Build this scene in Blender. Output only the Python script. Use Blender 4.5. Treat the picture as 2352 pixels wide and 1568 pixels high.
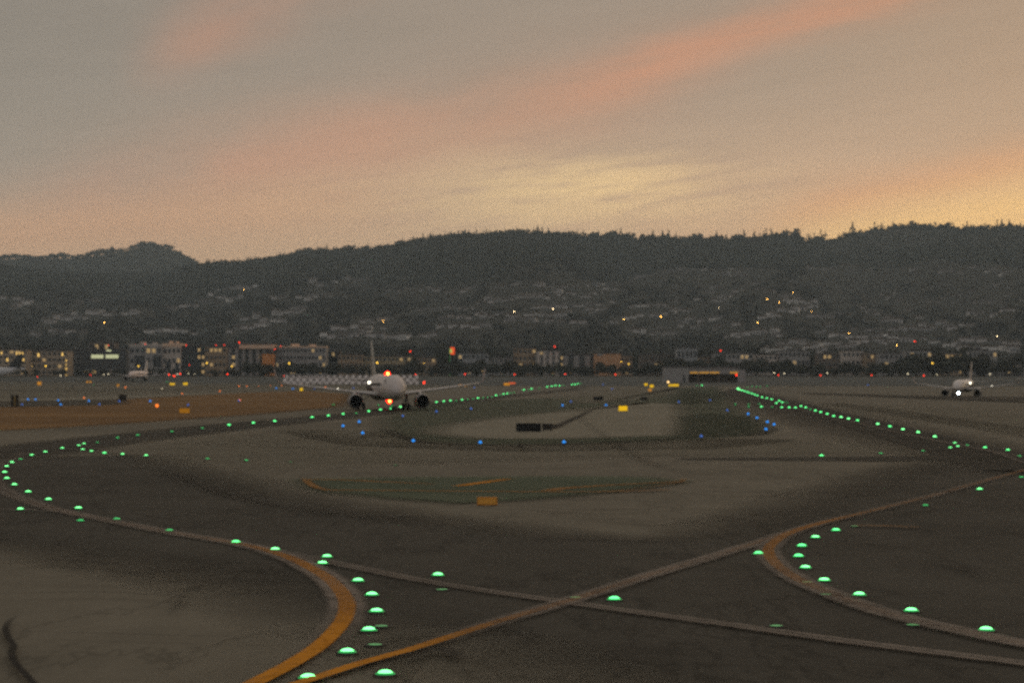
import bpy, bmesh, math, random
import numpy as np
from mathutils import Vector, Matrix
random.seed(7); RNG = np.random.default_rng(11)
for o in list(bpy.data.objects): bpy.data.objects.remove(o)
S = bpy.context.scene; COL = S.collection
# ------------------------------------------------------------------ camera
F = 5000.0; CX = 1176.0; HY = 866.0; CH = 5.4     # focal length and horizon of the 2352 px wide photograph, eye height in metres
cam = bpy.data.cameras.new("camera"); co = bpy.data.objects.new("camera", cam); COL.objects.link(co)
co.location = (0, 0, CH); co.rotation_euler = (math.radians(90), 0, 0)
cam.sensor_width = 36; cam.lens = 36 * F / 2352; cam.shift_y = (HY - 784) / 2352
cam.clip_start = 0.5; cam.clip_end = 30000
cam.dof.use_dof = True; cam.dof.focus_distance = 9.0; cam.dof.aperture_fstop = 7.0; cam.dof.aperture_blades = 0
S.camera = co
S.view_settings.view_transform = 'Standard'; S.view_settings.look = 'None'
S.view_settings.exposure = 0; S.view_settings.gamma = 1
S.cycles.use_denoising = False; S.cycles.use_adaptive_sampling = True; S.cycles.adaptive_threshold = 0.035; S.cycles.adaptive_min_samples = 40; S.cycles.sample_clamp_indirect = 3; S.cycles.volume_bounces = 0; S.cycles.max_bounces = 6; S.cycles.transparent_max_bounces = 24
# ------------------------------------------------------------------ node helper
class N:
    """a node socket with arithmetic"""
    def __init__(s, nt, sock): s.nt = nt; s.s = sock
    def _m(s, op, *a):
        n = s.nt.nodes.new('ShaderNodeMath'); n.operation = op
        for i, v in enumerate((s,) + a):
            if isinstance(v, N): s.nt.links.new(v.s, n.inputs[i])
            else: n.inputs[i].default_value = v
        return N(s.nt, n.outputs[0])
    def __add__(s, o): return s._m('ADD', o)
    def __sub__(s, o): return s._m('SUBTRACT', o)
    def __mul__(s, o): return s._m('MULTIPLY', o)
    def __truediv__(s, o): return s._m('DIVIDE', o)
    __radd__ = __add__; __rmul__ = __mul__
    def exp(s): return s._m('EXPONENT')
    def clamp(s): return s._m('MINIMUM', 1.0)._m('MAXIMUM', 0.0)
    def smooth(s, a, b):
        n = s.nt.nodes.new('ShaderNodeMapRange'); n.interpolation_type = 'SMOOTHSTEP'
        s.nt.links.new(s.s, n.inputs[0]); n.inputs[1].default_value = a; n.inputs[2].default_value = b
        return N(s.nt, n.outputs[0])
def lin(c):
    return tuple(((v/255)/12.92 if v/255 <= .04045 else ((v/255+.055)/1.055)**2.4) for v in c) + (1,)
def mixc(nt, fac, a, b):
    n = nt.nodes.new('ShaderNodeMix'); n.data_type = 'RGBA'
    for i, v in ((0, fac), (6, a), (7, b)):
        if isinstance(v, N): nt.links.new(v.s, n.inputs[i])
        elif i == 0: n.inputs[i].default_value = v
        else: n.inputs[i].default_value = v
    return N(nt, n.outputs[2])
def noise(nt, vec, scale, detail=3, rough=.55):
    n = nt.nodes.new('ShaderNodeTexNoise'); n.inputs['Scale'].default_value = scale
    n.inputs['Detail'].default_value = detail; n.inputs['Roughness'].default_value = rough
    if vec is not None: nt.links.new(vec.s, n.inputs['Vector'])
    return N(nt, n.outputs[0])
def comb(nt, x, y, z):
    n = nt.nodes.new('ShaderNodeCombineXYZ')
    for i, v in enumerate((x, y, z)):
        if isinstance(v, N): nt.links.new(v.s, n.inputs[i])
        else: n.inputs[i].default_value = v
    return N(nt, n.outputs[0])
# ------------------------------------------------------------------ sky
SUN_AZ, SUN_EL = math.radians(16), math.radians(2.0)     # the glow behind the right-hand hills
W = bpy.data.worlds.new("World"); S.world = W; W.use_nodes = True
nt = W.node_tree; nt.nodes.clear()
tc = nt.nodes.new('ShaderNodeTexCoord'); sp = nt.nodes.new('ShaderNodeSeparateXYZ'); nt.links.new(tc.outputs['Generated'], sp.inputs[0])
x, y, z = (N(nt, sp.outputs[i]) for i in range(3))
az = x._m('ARCTAN2', y); el = z._m('ARCSINE')
warp = noise(nt, comb(nt, az*6, el*26, 0), 1.0, 4)
wisp = noise(nt, comb(nt, az*16 + el*20, el*150 - az*22, 3.0), 1.0, 5)
soft = noise(nt, comb(nt, az*9, el*22 - az*5, 7.0), 1.0, 3)
elw = el + (warp - .5)*.022
def band(c0, slope, w, u0, u1, fade, vv=elw, a0=0):
    d = (vv - c0 - (az - a0)*slope) / w
    g = (d*d*-1.0).exp()
    return g * az.smooth(u0, u0 + fade) * az.smooth(u1, u1 - fade)
horizon_c, low_c, mid_c, top_c = lin((196,163,132)), lin((180,155,133)), lin((159,145,132)), lin((149,141,131))
c = mixc(nt, elw.smooth(.05, .085), horizon_c, low_c)
c = mixc(nt, elw.smooth(.075, .14), c, mid_c)
c = mixc(nt, elw.smooth(.14, .30), c, top_c)
c = mixc(nt, el.smooth(.3, 1.0), c, lin((138,137,137)))
c = mixc(nt, az.smooth(-.02, -.24)*elw.smooth(.05, .10)*.75, c, lin((143,136,127)))
c = mixc(nt, az.smooth(.08, .24)*elw.smooth(.08, .13)*.6, c, lin((172,150,130)))
pink = lin((206,146,118)); pinkd = lin((192,144,120))
c = mixc(nt, band(.168, .44, .015, -.185, -.02, .05, a0=-.113)*.55*soft.smooth(.2, .7), c, pink)
c = mixc(nt, band(.124, .20, .020, -.26, .12, .12, a0=.0148)*.78*soft.smooth(.05, .6), c, pinkd)
c = mixc(nt, band(.146, .31, .0115, .0, .25, .06, a0=.08)*.78*wisp.smooth(.0, .6), c, pink)
c = mixc(nt, band(.074, .10, .015, -.32, -.01, .10, a0=-.12)*.7, c, lin((198,154,122)))
c = mixc(nt, band(.086, .22, .010, .10, .30, .05, a0=.18)*.6, c, lin((206,152,114)))
du = (az - .035)/.062; dv = (elw - .085)/.0155
yel = ((du*du + dv*dv)*-1.0).exp() * wisp.smooth(.25, .62)
c = mixc(nt, (yel*1.0).clamp(), c, lin((230,198,148)))
du = (az + .02)/.09; dv = (elw - .078)/.016
c = mixc(nt, ((du*du + dv*dv)*-1.0).exp()*.18*wisp.smooth(.3, .6), c, lin((214,182,136)))
lowy = (el - az*.20 + (warp-.5)*.012 - .044).smooth(.012, -.016) * az.smooth(.085, .165)
c = mixc(nt, lowy*.95, c, lin((230,191,132)))
c = mixc(nt, elw.smooth(.10, .05)*elw.smooth(.03, .06)*wisp.smooth(.52, .7)*.35*az.smooth(-.12, .0)*az.smooth(.16,.09), c, lin((172,146,122)))
mul = nt.nodes.new('ShaderNodeVectorMath'); mul.operation = 'SCALE'; nt.links.new(c.s, mul.inputs[0]); nt.links.new(((wisp-.5)*.14 + (soft-.5)*.10 + 1.0).s, mul.inputs['Scale']); c = N(nt, mul.outputs[0])
c = mixc(nt, y.smooth(.3, -.4), c, lin((146,142,140)))
bg1 = nt.nodes.new('ShaderNodeBackground'); nt.links.new(c.s, bg1.inputs[0]); nt.links.new((el.smooth(.17, .055)*.40 + .97).s, bg1.inputs[1])
sky = nt.nodes.new('ShaderNodeTexSky'); sky.sky_type = 'NISHITA'; sky.sun_disc = False
sky.sun_elevation = SUN_EL; sky.sun_rotation = SUN_AZ
bg2 = nt.nodes.new('ShaderNodeBackground'); nt.links.new(sky.outputs[0], bg2.inputs[0]); bg2.inputs[1].default_value = 0.012
ad = nt.nodes.new('ShaderNodeAddShader'); nt.links.new(bg1.outputs[0], ad.inputs[0]); nt.links.new(bg2.outputs[0], ad.inputs[1])
wo = nt.nodes.new('ShaderNodeOutputWorld'); nt.links.new(ad.outputs[0], wo.inputs[0])
# the sun is down behind the ridge: only a broad, weak glow is left of it
sl = bpy.data.lights.new("sun", 'SUN'); sl.energy = 0.12; sl.angle = math.radians(50); sl.color = (1, .82, .62)
so = bpy.data.objects.new("sun", sl); COL.objects.link(so)
sd = Vector((math.sin(SUN_AZ)*math.cos(.5), math.cos(SUN_AZ)*math.cos(.5), math.sin(.5)))
so.rotation_euler = sd.to_track_quat('Z', 'Y').to_euler()
# ------------------------------------------------------------------ places
def depth(py):
    """metres ahead of the eye of the ground seen at height py"""
    if py >= 896: return F*CH/(py-HY)
    return 13.95/((py-HY)/F + .0095)
def gz(d):
    if d <= 900: return 0.0
    if d <= 1500: return (d-900)*.0095
    return 5.7 + (d-1500)*.006
def G(px, py, lift=0.0):
    d = depth(py); return Vector(((px-CX)*d/F, d, gz(d)+lift))
def A(px, py, d):
    return Vector(((px-CX)*d/F, d, CH+(HY-py)*d/F))
# ------------------------------------------------------------------ materials
M = {}
def mat(name, col, rough=.8, spec=.2, metal=0, vary=.25, scale=1.0, emit=None, es=1.0):
    if name in M: return M[name]
    m = bpy.data.materials.new(name); m.use_nodes = True; t = m.node_tree; b = t.nodes['Principled BSDF']
    b.inputs['Roughness'].default_value = rough; b.inputs['Specular IOR Level'].default_value = spec; b.inputs['Metallic'].default_value = metal
    g = t.nodes.new('ShaderNodeNewGeometry'); p = N(t, g.outputs['Position'])
    f = noise(t, p, scale, 4)
    cc = mixc(t, f, tuple(v*(1-vary) for v in col[:3])+(1,), tuple(min(1, v*(1+vary)) for v in col[:3])+(1,))
    t.links.new(cc.s, b.inputs['Base Color'])
    if emit:
        b.inputs['Emission Color'].default_value = tuple(emit[:3])+(1,); b.inputs['Emission Strength'].default_value = es
    M[name] = m; return m
def glow(name, col, s):
    if name in M: return M[name]
    m = bpy.data.materials.new(name); m.use_nodes = True; b = m.node_tree.nodes['Principled BSDF']
    b.inputs['Base Color'].default_value = tuple(min(.5, v*.3) for v in col)+(1,)
    b.inputs['Emission Color'].default_value = tuple(col)+(1,); b.inputs['Emission Strength'].default_value = s
    M[name] = m; return m
def tag(o, label=None, cat=None, group=None, kind=None):
    if label:
        o['label'] = label
        if not 4 <= len(label.replace("-"," ").split()) <= 16: print("LABEL", len(label.replace("-"," ").split()), label)
    if cat: o['category'] = cat
    if group: o['group'] = group
    if kind: o['kind'] = kind
    return o
def link(name, me, parent=None, loc=None):
    o = bpy.data.objects.new(name, me); COL.objects.link(o)
    if parent: o.parent = parent
    if loc is not None: o.location = loc
    return o
def empty(name, loc=(0,0,0), rz=0, label=None, cat=None, group=None):
    o = bpy.data.objects.new(name, None); COL.objects.link(o); o.location = loc; o.rotation_euler = (0,0,rz)
    o.empty_display_size = .2
    return tag(o, label, cat, group)
def mesh(name, v, f, mats, fm=None, smooth=False):
    me = bpy.data.meshes.new(name); me.from_pydata([tuple(p) for p in v], [], f)
    for m in (mats if isinstance(mats, (list, tuple)) else [mats]): me.materials.append(m)
    if fm is not None: me.polygons.foreach_set('material_index', fm)
    if smooth: me.polygons.foreach_set('use_smooth', [True]*len(me.polygons))
    me.update(); return me
class MB:
    def __init__(s): s.v = []; s.f = []; s.m = []
    def add(s, v, f, mi=0):
        o = len(s.v); s.v += [tuple(p) for p in v]; s.f += [tuple(i+o for i in q) for q in f]; s.m += [mi]*len(f); return s
    def box(s, x0, x1, y0, y1, z0, z1, mi=0):
        return s.add([(x,y,z) for z in (z0,z1) for x,y in ((x0,y0),(x1,y0),(x1,y1),(x0,y1))],
                     [(3,2,1,0),(4,5,6,7),(0,1,5,4),(1,2,6,5),(2,3,7,6),(3,0,4,7)], mi)
    def lathe(s, prof, n=16, c=(0,0,0), axis='z', mi=0, cap=True):
        v = []; f = []
        for r, h in prof:
            for k in range(n):
                a = 2*math.pi*k/n; p = (r*math.cos(a), r*math.sin(a), h)
                if axis == 'y': p = (p[0], h, p[1])
                if axis == 'x': p = (h, p[0], p[1])
                v.append((p[0]+c[0], p[1]+c[1], p[2]+c[2]))
        for i in range(len(prof)-1):
            for k in range(n): f.append((i*n+k, i*n+(k+1)%n, (i+1)*n+(k+1)%n, (i+1)*n+k))
        if cap: f.append(tuple(range(n))[::-1]); f.append(tuple(range((len(prof)-1)*n, len(prof)*n)))
        return s.add(v, f, mi)
    def bar(s, a, b, r, n=8, mi=0, r2=None):
        a = Vector(a); b = Vector(b); d = (b-a); q = d.to_track_quat('Z','Y'); v = []
        for p, rr in ((a, r), (b, r if r2 is None else r2)):
            for k in range(n):
                t = 2*math.pi*k/n; v.append(p + q @ Vector((rr*math.cos(t), rr*math.sin(t), 0)))
        f = [(k, (k+1)%n, n+(k+1)%n, n+k) for k in range(n)] + [tuple(range(n))[::-1], tuple(range(n, 2*n))]
        return s.add(v, f, mi)
    def me(s, name, mats, smooth=False): return mesh(name, s.v, s.f, mats, s.m, smooth)
    def build(s, name, mats, parent=None, loc=None, smooth=False): return link(name, s.me(name, mats, smooth), parent, loc)
ORD = ["first","second","third","fourth","fifth","sixth","seventh","eighth","ninth","tenth","eleventh","twelfth","thirteenth",
 "fourteenth","fifteenth","sixteenth","seventeenth","eighteenth","nineteenth"]
def ordi(i):
    if i < 19: return ORD[i]
    t, u = divmod(i+1, 10); T = {2:"twent",3:"thirt",4:"fort",5:"fift"}[t]
    return T+"ieth" if u == 0 else T+"y-"+ORD[u-1]
# ------------------------------------------------------------------ ground and pavement
def pave_mat(name, c0, c1, rough=.9, alpha=False, streak=(1,1), big=.02, fine=.6, contrast=1.0, spec=.08, worn=0):
    m = bpy.data.materials.new(name); m.use_nodes = True; t = m.node_tree; b = t.nodes['Principled BSDF']
    b.inputs['Roughness'].default_value = rough; b.inputs['Specular IOR Level'].default_value = spec
    g = t.nodes.new('ShaderNodeNewGeometry'); s = t.nodes.new('ShaderNodeSeparateXYZ'); t.links.new(g.outputs['Position'], s.inputs[0])
    X, Y = N(t, s.outputs[0]), N(t, s.outputs[1])
    p = comb(t, X*streak[0], Y*streak[1], 0)
    f = noise(t, p, big, 5, .6).smooth(.5-.28/contrast, .5+.28/contrast)*.55 + noise(t, comb(t, X*.6, Y*.25, 5), fine, 9, .78).smooth(.3, .7)*.45
    ck = noise(t, comb(t, X*.13, Y*.035, 2), 1.0, 6, .62); f = f - (ck - .5)._m('ABSOLUTE').smooth(.014, .0)*.42
    cc = mixc(t, f, tuple(c0)+(1,), tuple(c1)+(1,))
    t.links.new(cc.s, b.inputs['Base Color'])
    if alpha:
        a = t.nodes.new('ShaderNodeAttribute'); a.attribute_name = 'cover'
        av = N(t, a.outputs['Fac'])
        nz = noise(t, comb(t, X, Y, 9), .35, 4, .65) - .5
        wv = (av + nz*.5*(av*(av*-1.0+1.0)*4.0)).clamp()
        if worn: wv = wv*((noise(t, comb(t, X, Y, 1), 2.2, 7, .75).smooth(.33, .56))*worn + (1-worn))
        t.links.new(wv.s, b.inputs['Alpha'])
    return m
CONC0, CONC1 = (.140,.127,.096), (.246,.222,.169)
m_ground = pave_mat('concrete_apron', CONC0, CONC1, streak=(.35, 1), big=.035)
m_asph = pave_mat('dark_asphalt', (.060,.056,.045), (.116,.108,.087), alpha=True, streak=(.5, 1), big=.05)
m_asph2 = pave_mat('worn_asphalt', (.070,.064,.050), (.132,.117,.092), alpha=True, streak=(.3, 1), big=.04)
m_light = pave_mat('pale_concrete', (.23,.211,.158), (.335,.307,.232), alpha=True, streak=(.3,1), big=.03)
m_green = pave_mat('green_painted_island', (.085,.110,.070), (.150,.172,.112), alpha=True, streak=(.4,1), big=.04)
m_dgreen = pave_mat('dark_green_island', (.050,.064,.042), (.085,.095,.060), alpha=True, streak=(.4,1), big=.04)
m_grass = pave_mat('dry_grass', (.15,.083,.032), (.31,.182,.075), alpha=True, streak=(.35,1), big=.03, fine=.3, contrast=1.3)
m_tar = pave_mat('tar_stain', (.03,.027,.022), (.05,.045,.038), alpha=True)
m_pale = pave_mat('worn_white_paint', (.28,.235,.195), (.41,.35,.29), alpha=True, fine=3, worn=.55)
m_or = pave_mat('yellow_paint', (.60,.235,.016), (.80,.33,.026), alpha=True, fine=3, worn=.4)
m_orw = pave_mat('worn_yellow_paint', (.30,.15,.045), (.42,.215,.07), alpha=True, fine=3, worn=.4)
m_berm = pave_mat('far_grass', (.085,.092,.085), (.125,.13,.118), alpha=True, streak=(.2,1), big=.01)
ys = [-400, 0, 20, 40, 80, 160, 320, 600, 900, 1050, 1200, 1350, 1500]
xs = [-6000, -2000, -600, -200, -60, 0, 60, 200, 600, 2000, 6000]
v = [(xx, yy, gz(yy)) for yy in ys for xx in xs]; n = len(xs)
f = [(j*n+i, j*n+i+1, (j+1)*n+i+1, (j+1)*n+i) for j in range(len(ys)-1) for i in range(n-1)]
tag(link('ground', mesh('ground', v, f, m_ground)), kind='structure')
LAYER = [0.0]
def lift():
    LAYER[0] += .003; return LAYER[0]
def cover(me, vals):
    a = me.attributes.new('cover', 'FLOAT', 'POINT'); a.data.foreach_set('value', vals)
def cat_rom(P, step):
    P = [Vector(p) for p in P]; out = []
    for i in range(len(P)-1):
        p0 = P[max(i-1,0)]; p1 = P[i]; p2 = P[i+1]; p3 = P[min(i+2,len(P)-1)]
        k = max(2, min(40, int((p2-p1).length/step)))
        for j in range(k):
            t = j/k
            out.append((i+t, .5*((2*p1)+(p2-p0)*t+(2*p0-5*p1+4*p2-p3)*t*t+(3*p1-p0-3*p2+p3)*t**3)))
    out.append((len(P)-1, P[-1])); return out
def ribbon(name, pts, w, m, feather=.3, al=None, off=0.0, w2=None, raw=False):
    """flat strip along photo points: w metres wide, soft edges of `feather` of the half width"""
    L = lift(); P = [Vector((p[0],p[1],0)) if raw else G(*p) for p in pts]
    R = cat_rom([(p.x, p.y, 0) for p in P], max(.16, w*.5)); v = []; cv = []; f = []
    for k, (u, p) in enumerate(R):
        a = R[max(k-1,0)][1]; b = R[min(k+1,len(R)-1)][1]; t = (b-a); t.z = 0; t.normalize(); nn = Vector((-t.y, t.x, 0))
        i = min(int(u), len(P)-2); fr = u-i
        av = 1 if al is None else al[i]*(1-fr)+al[i+1]*fr
        ww = w if w2 is None else w+(w2-w)*u/(len(P)-1)
        for s, c_ in ((-1,0),(-(1-feather),1),((1-feather),1),(1,0)):
            q = p + nn*(s*ww/2+off); v.append((q.x, q.y, gz(q.y)+L)); cv.append(av*c_)
        if k:
            o = (k-1)*4
            for j in range(3): f.append((o+j, o+4+j, o+5+j, o+1+j))
    me = mesh(name, v, f, m); cover(me, cv)
    return tag(link(name, me), kind='structure')
def patch(name, pts, m, feather=2.0, al=1.0, raw=False):
    L = lift(); P = [Vector((p[0],p[1],0)) if raw else G(*p) for p in pts]
    # refine outline and walk it counter-clockwise
    R = []
    for i in range(len(P)):
        a = P[i]; b = P[(i+1)%len(P)]
        k = max(1, min(10, int((b-a).length/8)))
        for j in range(k): R.append(a.lerp(b, j/k))
    area = sum(R[i].x*R[(i+1)%len(R)].y-R[(i+1)%len(R)].x*R[i].y for i in range(len(R)))
    if area < 0: R.reverse()
    n = len(R); inn = []; out = []
    for i in range(n):
        a = R[i-1]; b = R[(i+1)%n]; t = b-a; t.z = 0; t.normalize(); nn = Vector((t.y, -t.x, 0))
        inn.append(R[i]-nn*feather*.5); out.append(R[i]+nn*feather*.5)
    bm = bmesh.new(); lay = bm.verts.layers.float.new('cover')
    vi = [bm.verts.new((p.x, p.y, gz(p.y)+L)) for p in inn]; vo = [bm.verts.new((p.x, p.y, gz(p.y)+L)) for p in out]
    for q in vi: q[lay] = al
    for i in range(n): bm.faces.new((vi[i], vo[i], vo[(i+1)%n], vi[(i+1)%n]))
    fc = bm.faces.new(vi); fc.normal_update(); bmesh.ops.triangulate(bm, faces=[fc], ngon_method='EAR_CLIP')
    bm.normal_update()
    for fa in bm.faces:
        if fa.normal.z < 0: fa.normal_flip()
    me = bpy.data.meshes.new(name); bm.to_mesh(me); bm.free(); me.materials.append(m)
    return tag(link(name, me), kind='structure')
# far strip of grass by the shore road, runways and grass
patch('far_grass', [(-900,1040),(-900,1500),(900,1500),(900,1040)], m_berm, 30, raw=True)
patch('runway', [(-500,918),(0,914),(640,897),(1000,890),(1000,882),(500,880),(0,876),(-500,880)], m_light, 12, .45)
patch('runway', [(-500,925),(-200,921),(100,916),(350,905),(560,899),(560,902),(350,911),(100,921),(-200,927),(-500,932)], m_light, 3, .9)
patch('runway', [(-400,900),(0,899),(240,899),(520,893),(520,890),(240,894),(0,893.5),(-400,894)], m_asph, 6, .7)
patch('grass', [(-700,1000),(-300,998),(0,988),(210,977),(430,962),(620,948),(770,935),(800,920),(800,905),(700,897),(560,902),(440,908),(300,916),(215,921),(285,927),(200,931),(0,935),(-300,937),(-700,942)], m_grass, 5)
patch('taxiway', [(-500,924),(0,920.5),(160,919),(280,917),(300,925),(240,931),(0,934.5),(-500,937)], m_asph2, 3, .5)
# dark asphalt
ribbon('taxiway', [(-60,1052),(60,1036),(200,1016),(395,994),(582,974),(754,958),(898,943),(1000,930),(1150,911),(1340,887)], 11, m_asph, .55, [.5,.75,.85,.85,.8,.8,.7,.6,.5,.3])
patch('taxiway', [(-200,1064),(60,1052),(320,1046),(400,1070),(480,1095),(640,1136),(900,1182),(1200,1222),(1450,1240),(1640,1226),(1760,1186),(1890,1140),(2060,1082),(2200,1052),(2500,1040),(3200,1060),(3200,1700),(2000,1660),(1500,1600),(1230,1530),(1080,1482),(900,1440),(800,1425),(735,1405),(640,1365),(500,1328),(330,1298),(150,1270),(0,1252),(-300,1235)], m_asph, 6, .93)
patch('apron', [(700,1500),(830,1450),(960,1460),(1100,1500),(1250,1580),(1300,1700),(500,1700)], m_light, 5, .22)
patch('taxiway', [(1690,893),(1760,905),(1900,941),(2050,975),(2230,1011),(2420,1052),(2420,1100),(2300,1065),(2100,1035),(1950,1000),(1820,965),(1720,930),(1640,905)], m_asph, 8, .7)
patch('taxiway', [(1570,1052),(1800,1050),(2050,1048),(2300,1042),(2300,1052),(2050,1060),(1800,1058),(1570,1056)], m_asph, 2, .75)
patch('taxiway', [(2380,925),(2150,918),(2000,911),(1850,905),(1850,902),(2100,908),(2380,912)], m_asph2, 6, .6)
patch('apron', [(1900,950),(2200,975),(2600,1030),(2600,965),(2200,940),(1900,925)], m_light, 8, .35)
patch('apron', [(330,1040),(520,1003),(700,985),(800,1005),(900,1022),(1200,1034),(1560,1028),(1760,1008),(1900,1010),(2030,1040),(1800,1044),(1500,1046),(1000,1062),(600,1075),(480,1062)], m_light, 8, .45)
# grass islands between the taxiways
patch('grass_island', [(875,962),(960,930),(1150,918),(1330,912),(1440,905),(1545,893),(1600,888),(1650,888),(1655,900),(1680,930),(1735,960),(1765,985),(1730,1000),(1600,1010),(1300,1020),(1100,1022),(950,1012),(890,990)], m_green, 4, .5)
patch('apron', [(985,996),(1010,980),(1120,962),(1260,948),(1400,932),(1480,925),(1560,928),(1565,945),(1570,985),(1560,1000),(1300,1008),(1100,1008)], m_light, 5, .9)
patch('grass_island', [(1562,1004),(1568,985),(1572,955),(1640,950),(1720,958),(1750,980),(1735,996),(1650,1004)], m_dgreen, 2.5, .6)
patch('grass_island', [(1560,928),(1556,908),(1560,893),(1640,893),(1650,905),(1640,925)], m_dgreen, 6, .5)
patch('apron', [(1270,914),(1440,891),(1560,886),(1560,900),(1480,918),(1340,926)], m_light, 8, .5)
ribbon('pavement_edge', [(880,985),(960,1014),(1100,1023),(1300,1021),(1480,1012),(1620,1003),(1740,998),(1780,985)], 1.6, m_tar, .5, [.2,.5,.55,.6,.6,.5,.5,.2])
ribbon('pavement_edge', [(1000,936),(1200,938),(1400,936),(1600,938),(1700,945)], 3, m_tar, .5, [0,.4,.45,.4,0])
# the green painted island in the middle of the junction
patch('painted_island', [(690,1101),(760,1100),(1000,1097),(1300,1095),(1480,1097),(1572,1106),(1480,1122),(1350,1136),(1200,1150),(1050,1158),(900,1146),(760,1133),(715,1120)], m_green, 2.2, .85)
ribbon('painted_line', [(700,1101),(708,1110),(722,1119),(745,1126),(780,1129)], .55, m_orw, .5, [.4,.9,.9,.7,.3])
ribbon('painted_line', [(710,1103),(800,1105),(880,1109),(1000,1114)], .9, m_orw, .4, [.8,.9,.9,.3])
ribbon('painted_line', [(740,1128),(900,1129),(1100,1131),(1350,1132),(1540,1127)], .95, m_orw, .4, [.7,.8,.8,.8,.4])
ribbon('painted_line', [(1050,1119),(1100,1112),(1170,1102)], .8, m_or, .3, [.5,1,.3])
ribbon('painted_line', [(1255,1130),(1300,1124),(1400,1117),(1500,1112),(1572,1108)], .95, m_orw, .4, [.9,1,.8,.7,.3])
ribbon('painted_line', [(1570,1102),(1560,1110),(1500,1120),(1400,1131)], .4, m_orw, .5, [.6,.5,.4,.2])
# taxiway centre lines
L_loop = [(60,1040),(20,1062),(-14,1085),(-12,1110),(20,1135),(90,1163),(160,1181),(270,1203),(390,1227),(540,1252),(640,1277),(710,1308),(760,1340),(790,1375),(797,1405),(783,1440),(740,1486),(680,1527),(600,1570),(480,1630)]
ribbon('painted_line', L_loop, 1.05, m_pale, .35, [.15,.2,.3,.35,.4,.45,.5,.5,.5,.5,.6,.7,.75,.7,.6,.4,.2,.05,0,0])
ribbon('painted_line', L_loop, .46, m_or, .3, [.0,0,.0,.0,.0,.03,.03,.03,.04,.15,.5,.5,.4,.45,.6,.85,1,1,1,1])
L_cross = [(600,1265),(700,1283),(760,1297),(1000,1345),(1300,1390),(1700,1446),(2000,1488),(2352,1532),(2700,1575)]
ribbon('painted_line', L_cross, .75, m_pale, .4, [0,.3,.45,.5,.55,.6,.65,.7,.7])
ribbon('painted_line', L_cross, .12, m_asph2, .4, [0,.2,.4,.5,.5,.5,.5,.5,.5])
L_diag = [(560,1622),(730,1566),(830,1533),(950,1499),(1100,1450),(1210,1416),(1330,1380),(1500,1325),(1640,1283),(1760,1245),(1860,1213),(2000,1178),(2150,1140),(2260,1108),(2352,1083),(2480,1045)]
ribbon('painted_line', L_diag, .85, m_pale, .4, [0,0,0,.05,.3,.5,.55,.55,.55,.5,.3,.25,.3,.3,.3,.2])
ribbon('painted_line', L_diag, .36, m_or, .3, [1,1,1,.85,.4,.2,.14,.06,.03,.12,.38,.22,.1,.12,.25,.25])
L_right = [(1960,1188),(1880,1208),(1810,1232),(1774,1255),(1765,1275),(1782,1302),(1830,1336),(1900,1367),(2000,1405),(2100,1433),(2220,1460),(2352,1488),(2700,1550)]
ribbon('painted_line', L_right, .95, m_pale, .35, [0,.2,.35,.45,.5,.55,.55,.6,.6,.65,.65,.65,.65])
ribbon('painted_line', L_right, .42, m_or, .3, [0,.25,.34,.36,.36,.3,.18,.08,.04,.03,.03,.03,.03])
ribbon('painted_line', [(1960,1213),(2020,1213),(2110,1217)], .9, m_orw, .4, [.3,.55,.3])
ribbon('painted_line', [(1700,897),(1870,949),(1960,971),(2060,994),(2150,1014),(2210,1026),(2352,1053)], .5, m_pale, .4, [.2,.3,.4,.45,.5,.45,.3])
ribbon('painted_line', [(2200,1025),(2280,1040),(2352,1066)], .5, m_pale, .4, [.4,.4,.3])
ribbon('painted_line', [(180,1025),(300,1044),(500,1049),(760,1046)], .5, m_pale, .4, [.3,.25,.2,0])
ribbon('painted_line', [(-100,1176),(60,1176),(160,1182)], .6, m_pale, .4, [.4,.45,.3])
ribbon('painted_line', [(470,1055),(100,1034),(-60,1046)], .45, m_pale, .5, [0,.25,.25])
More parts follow.
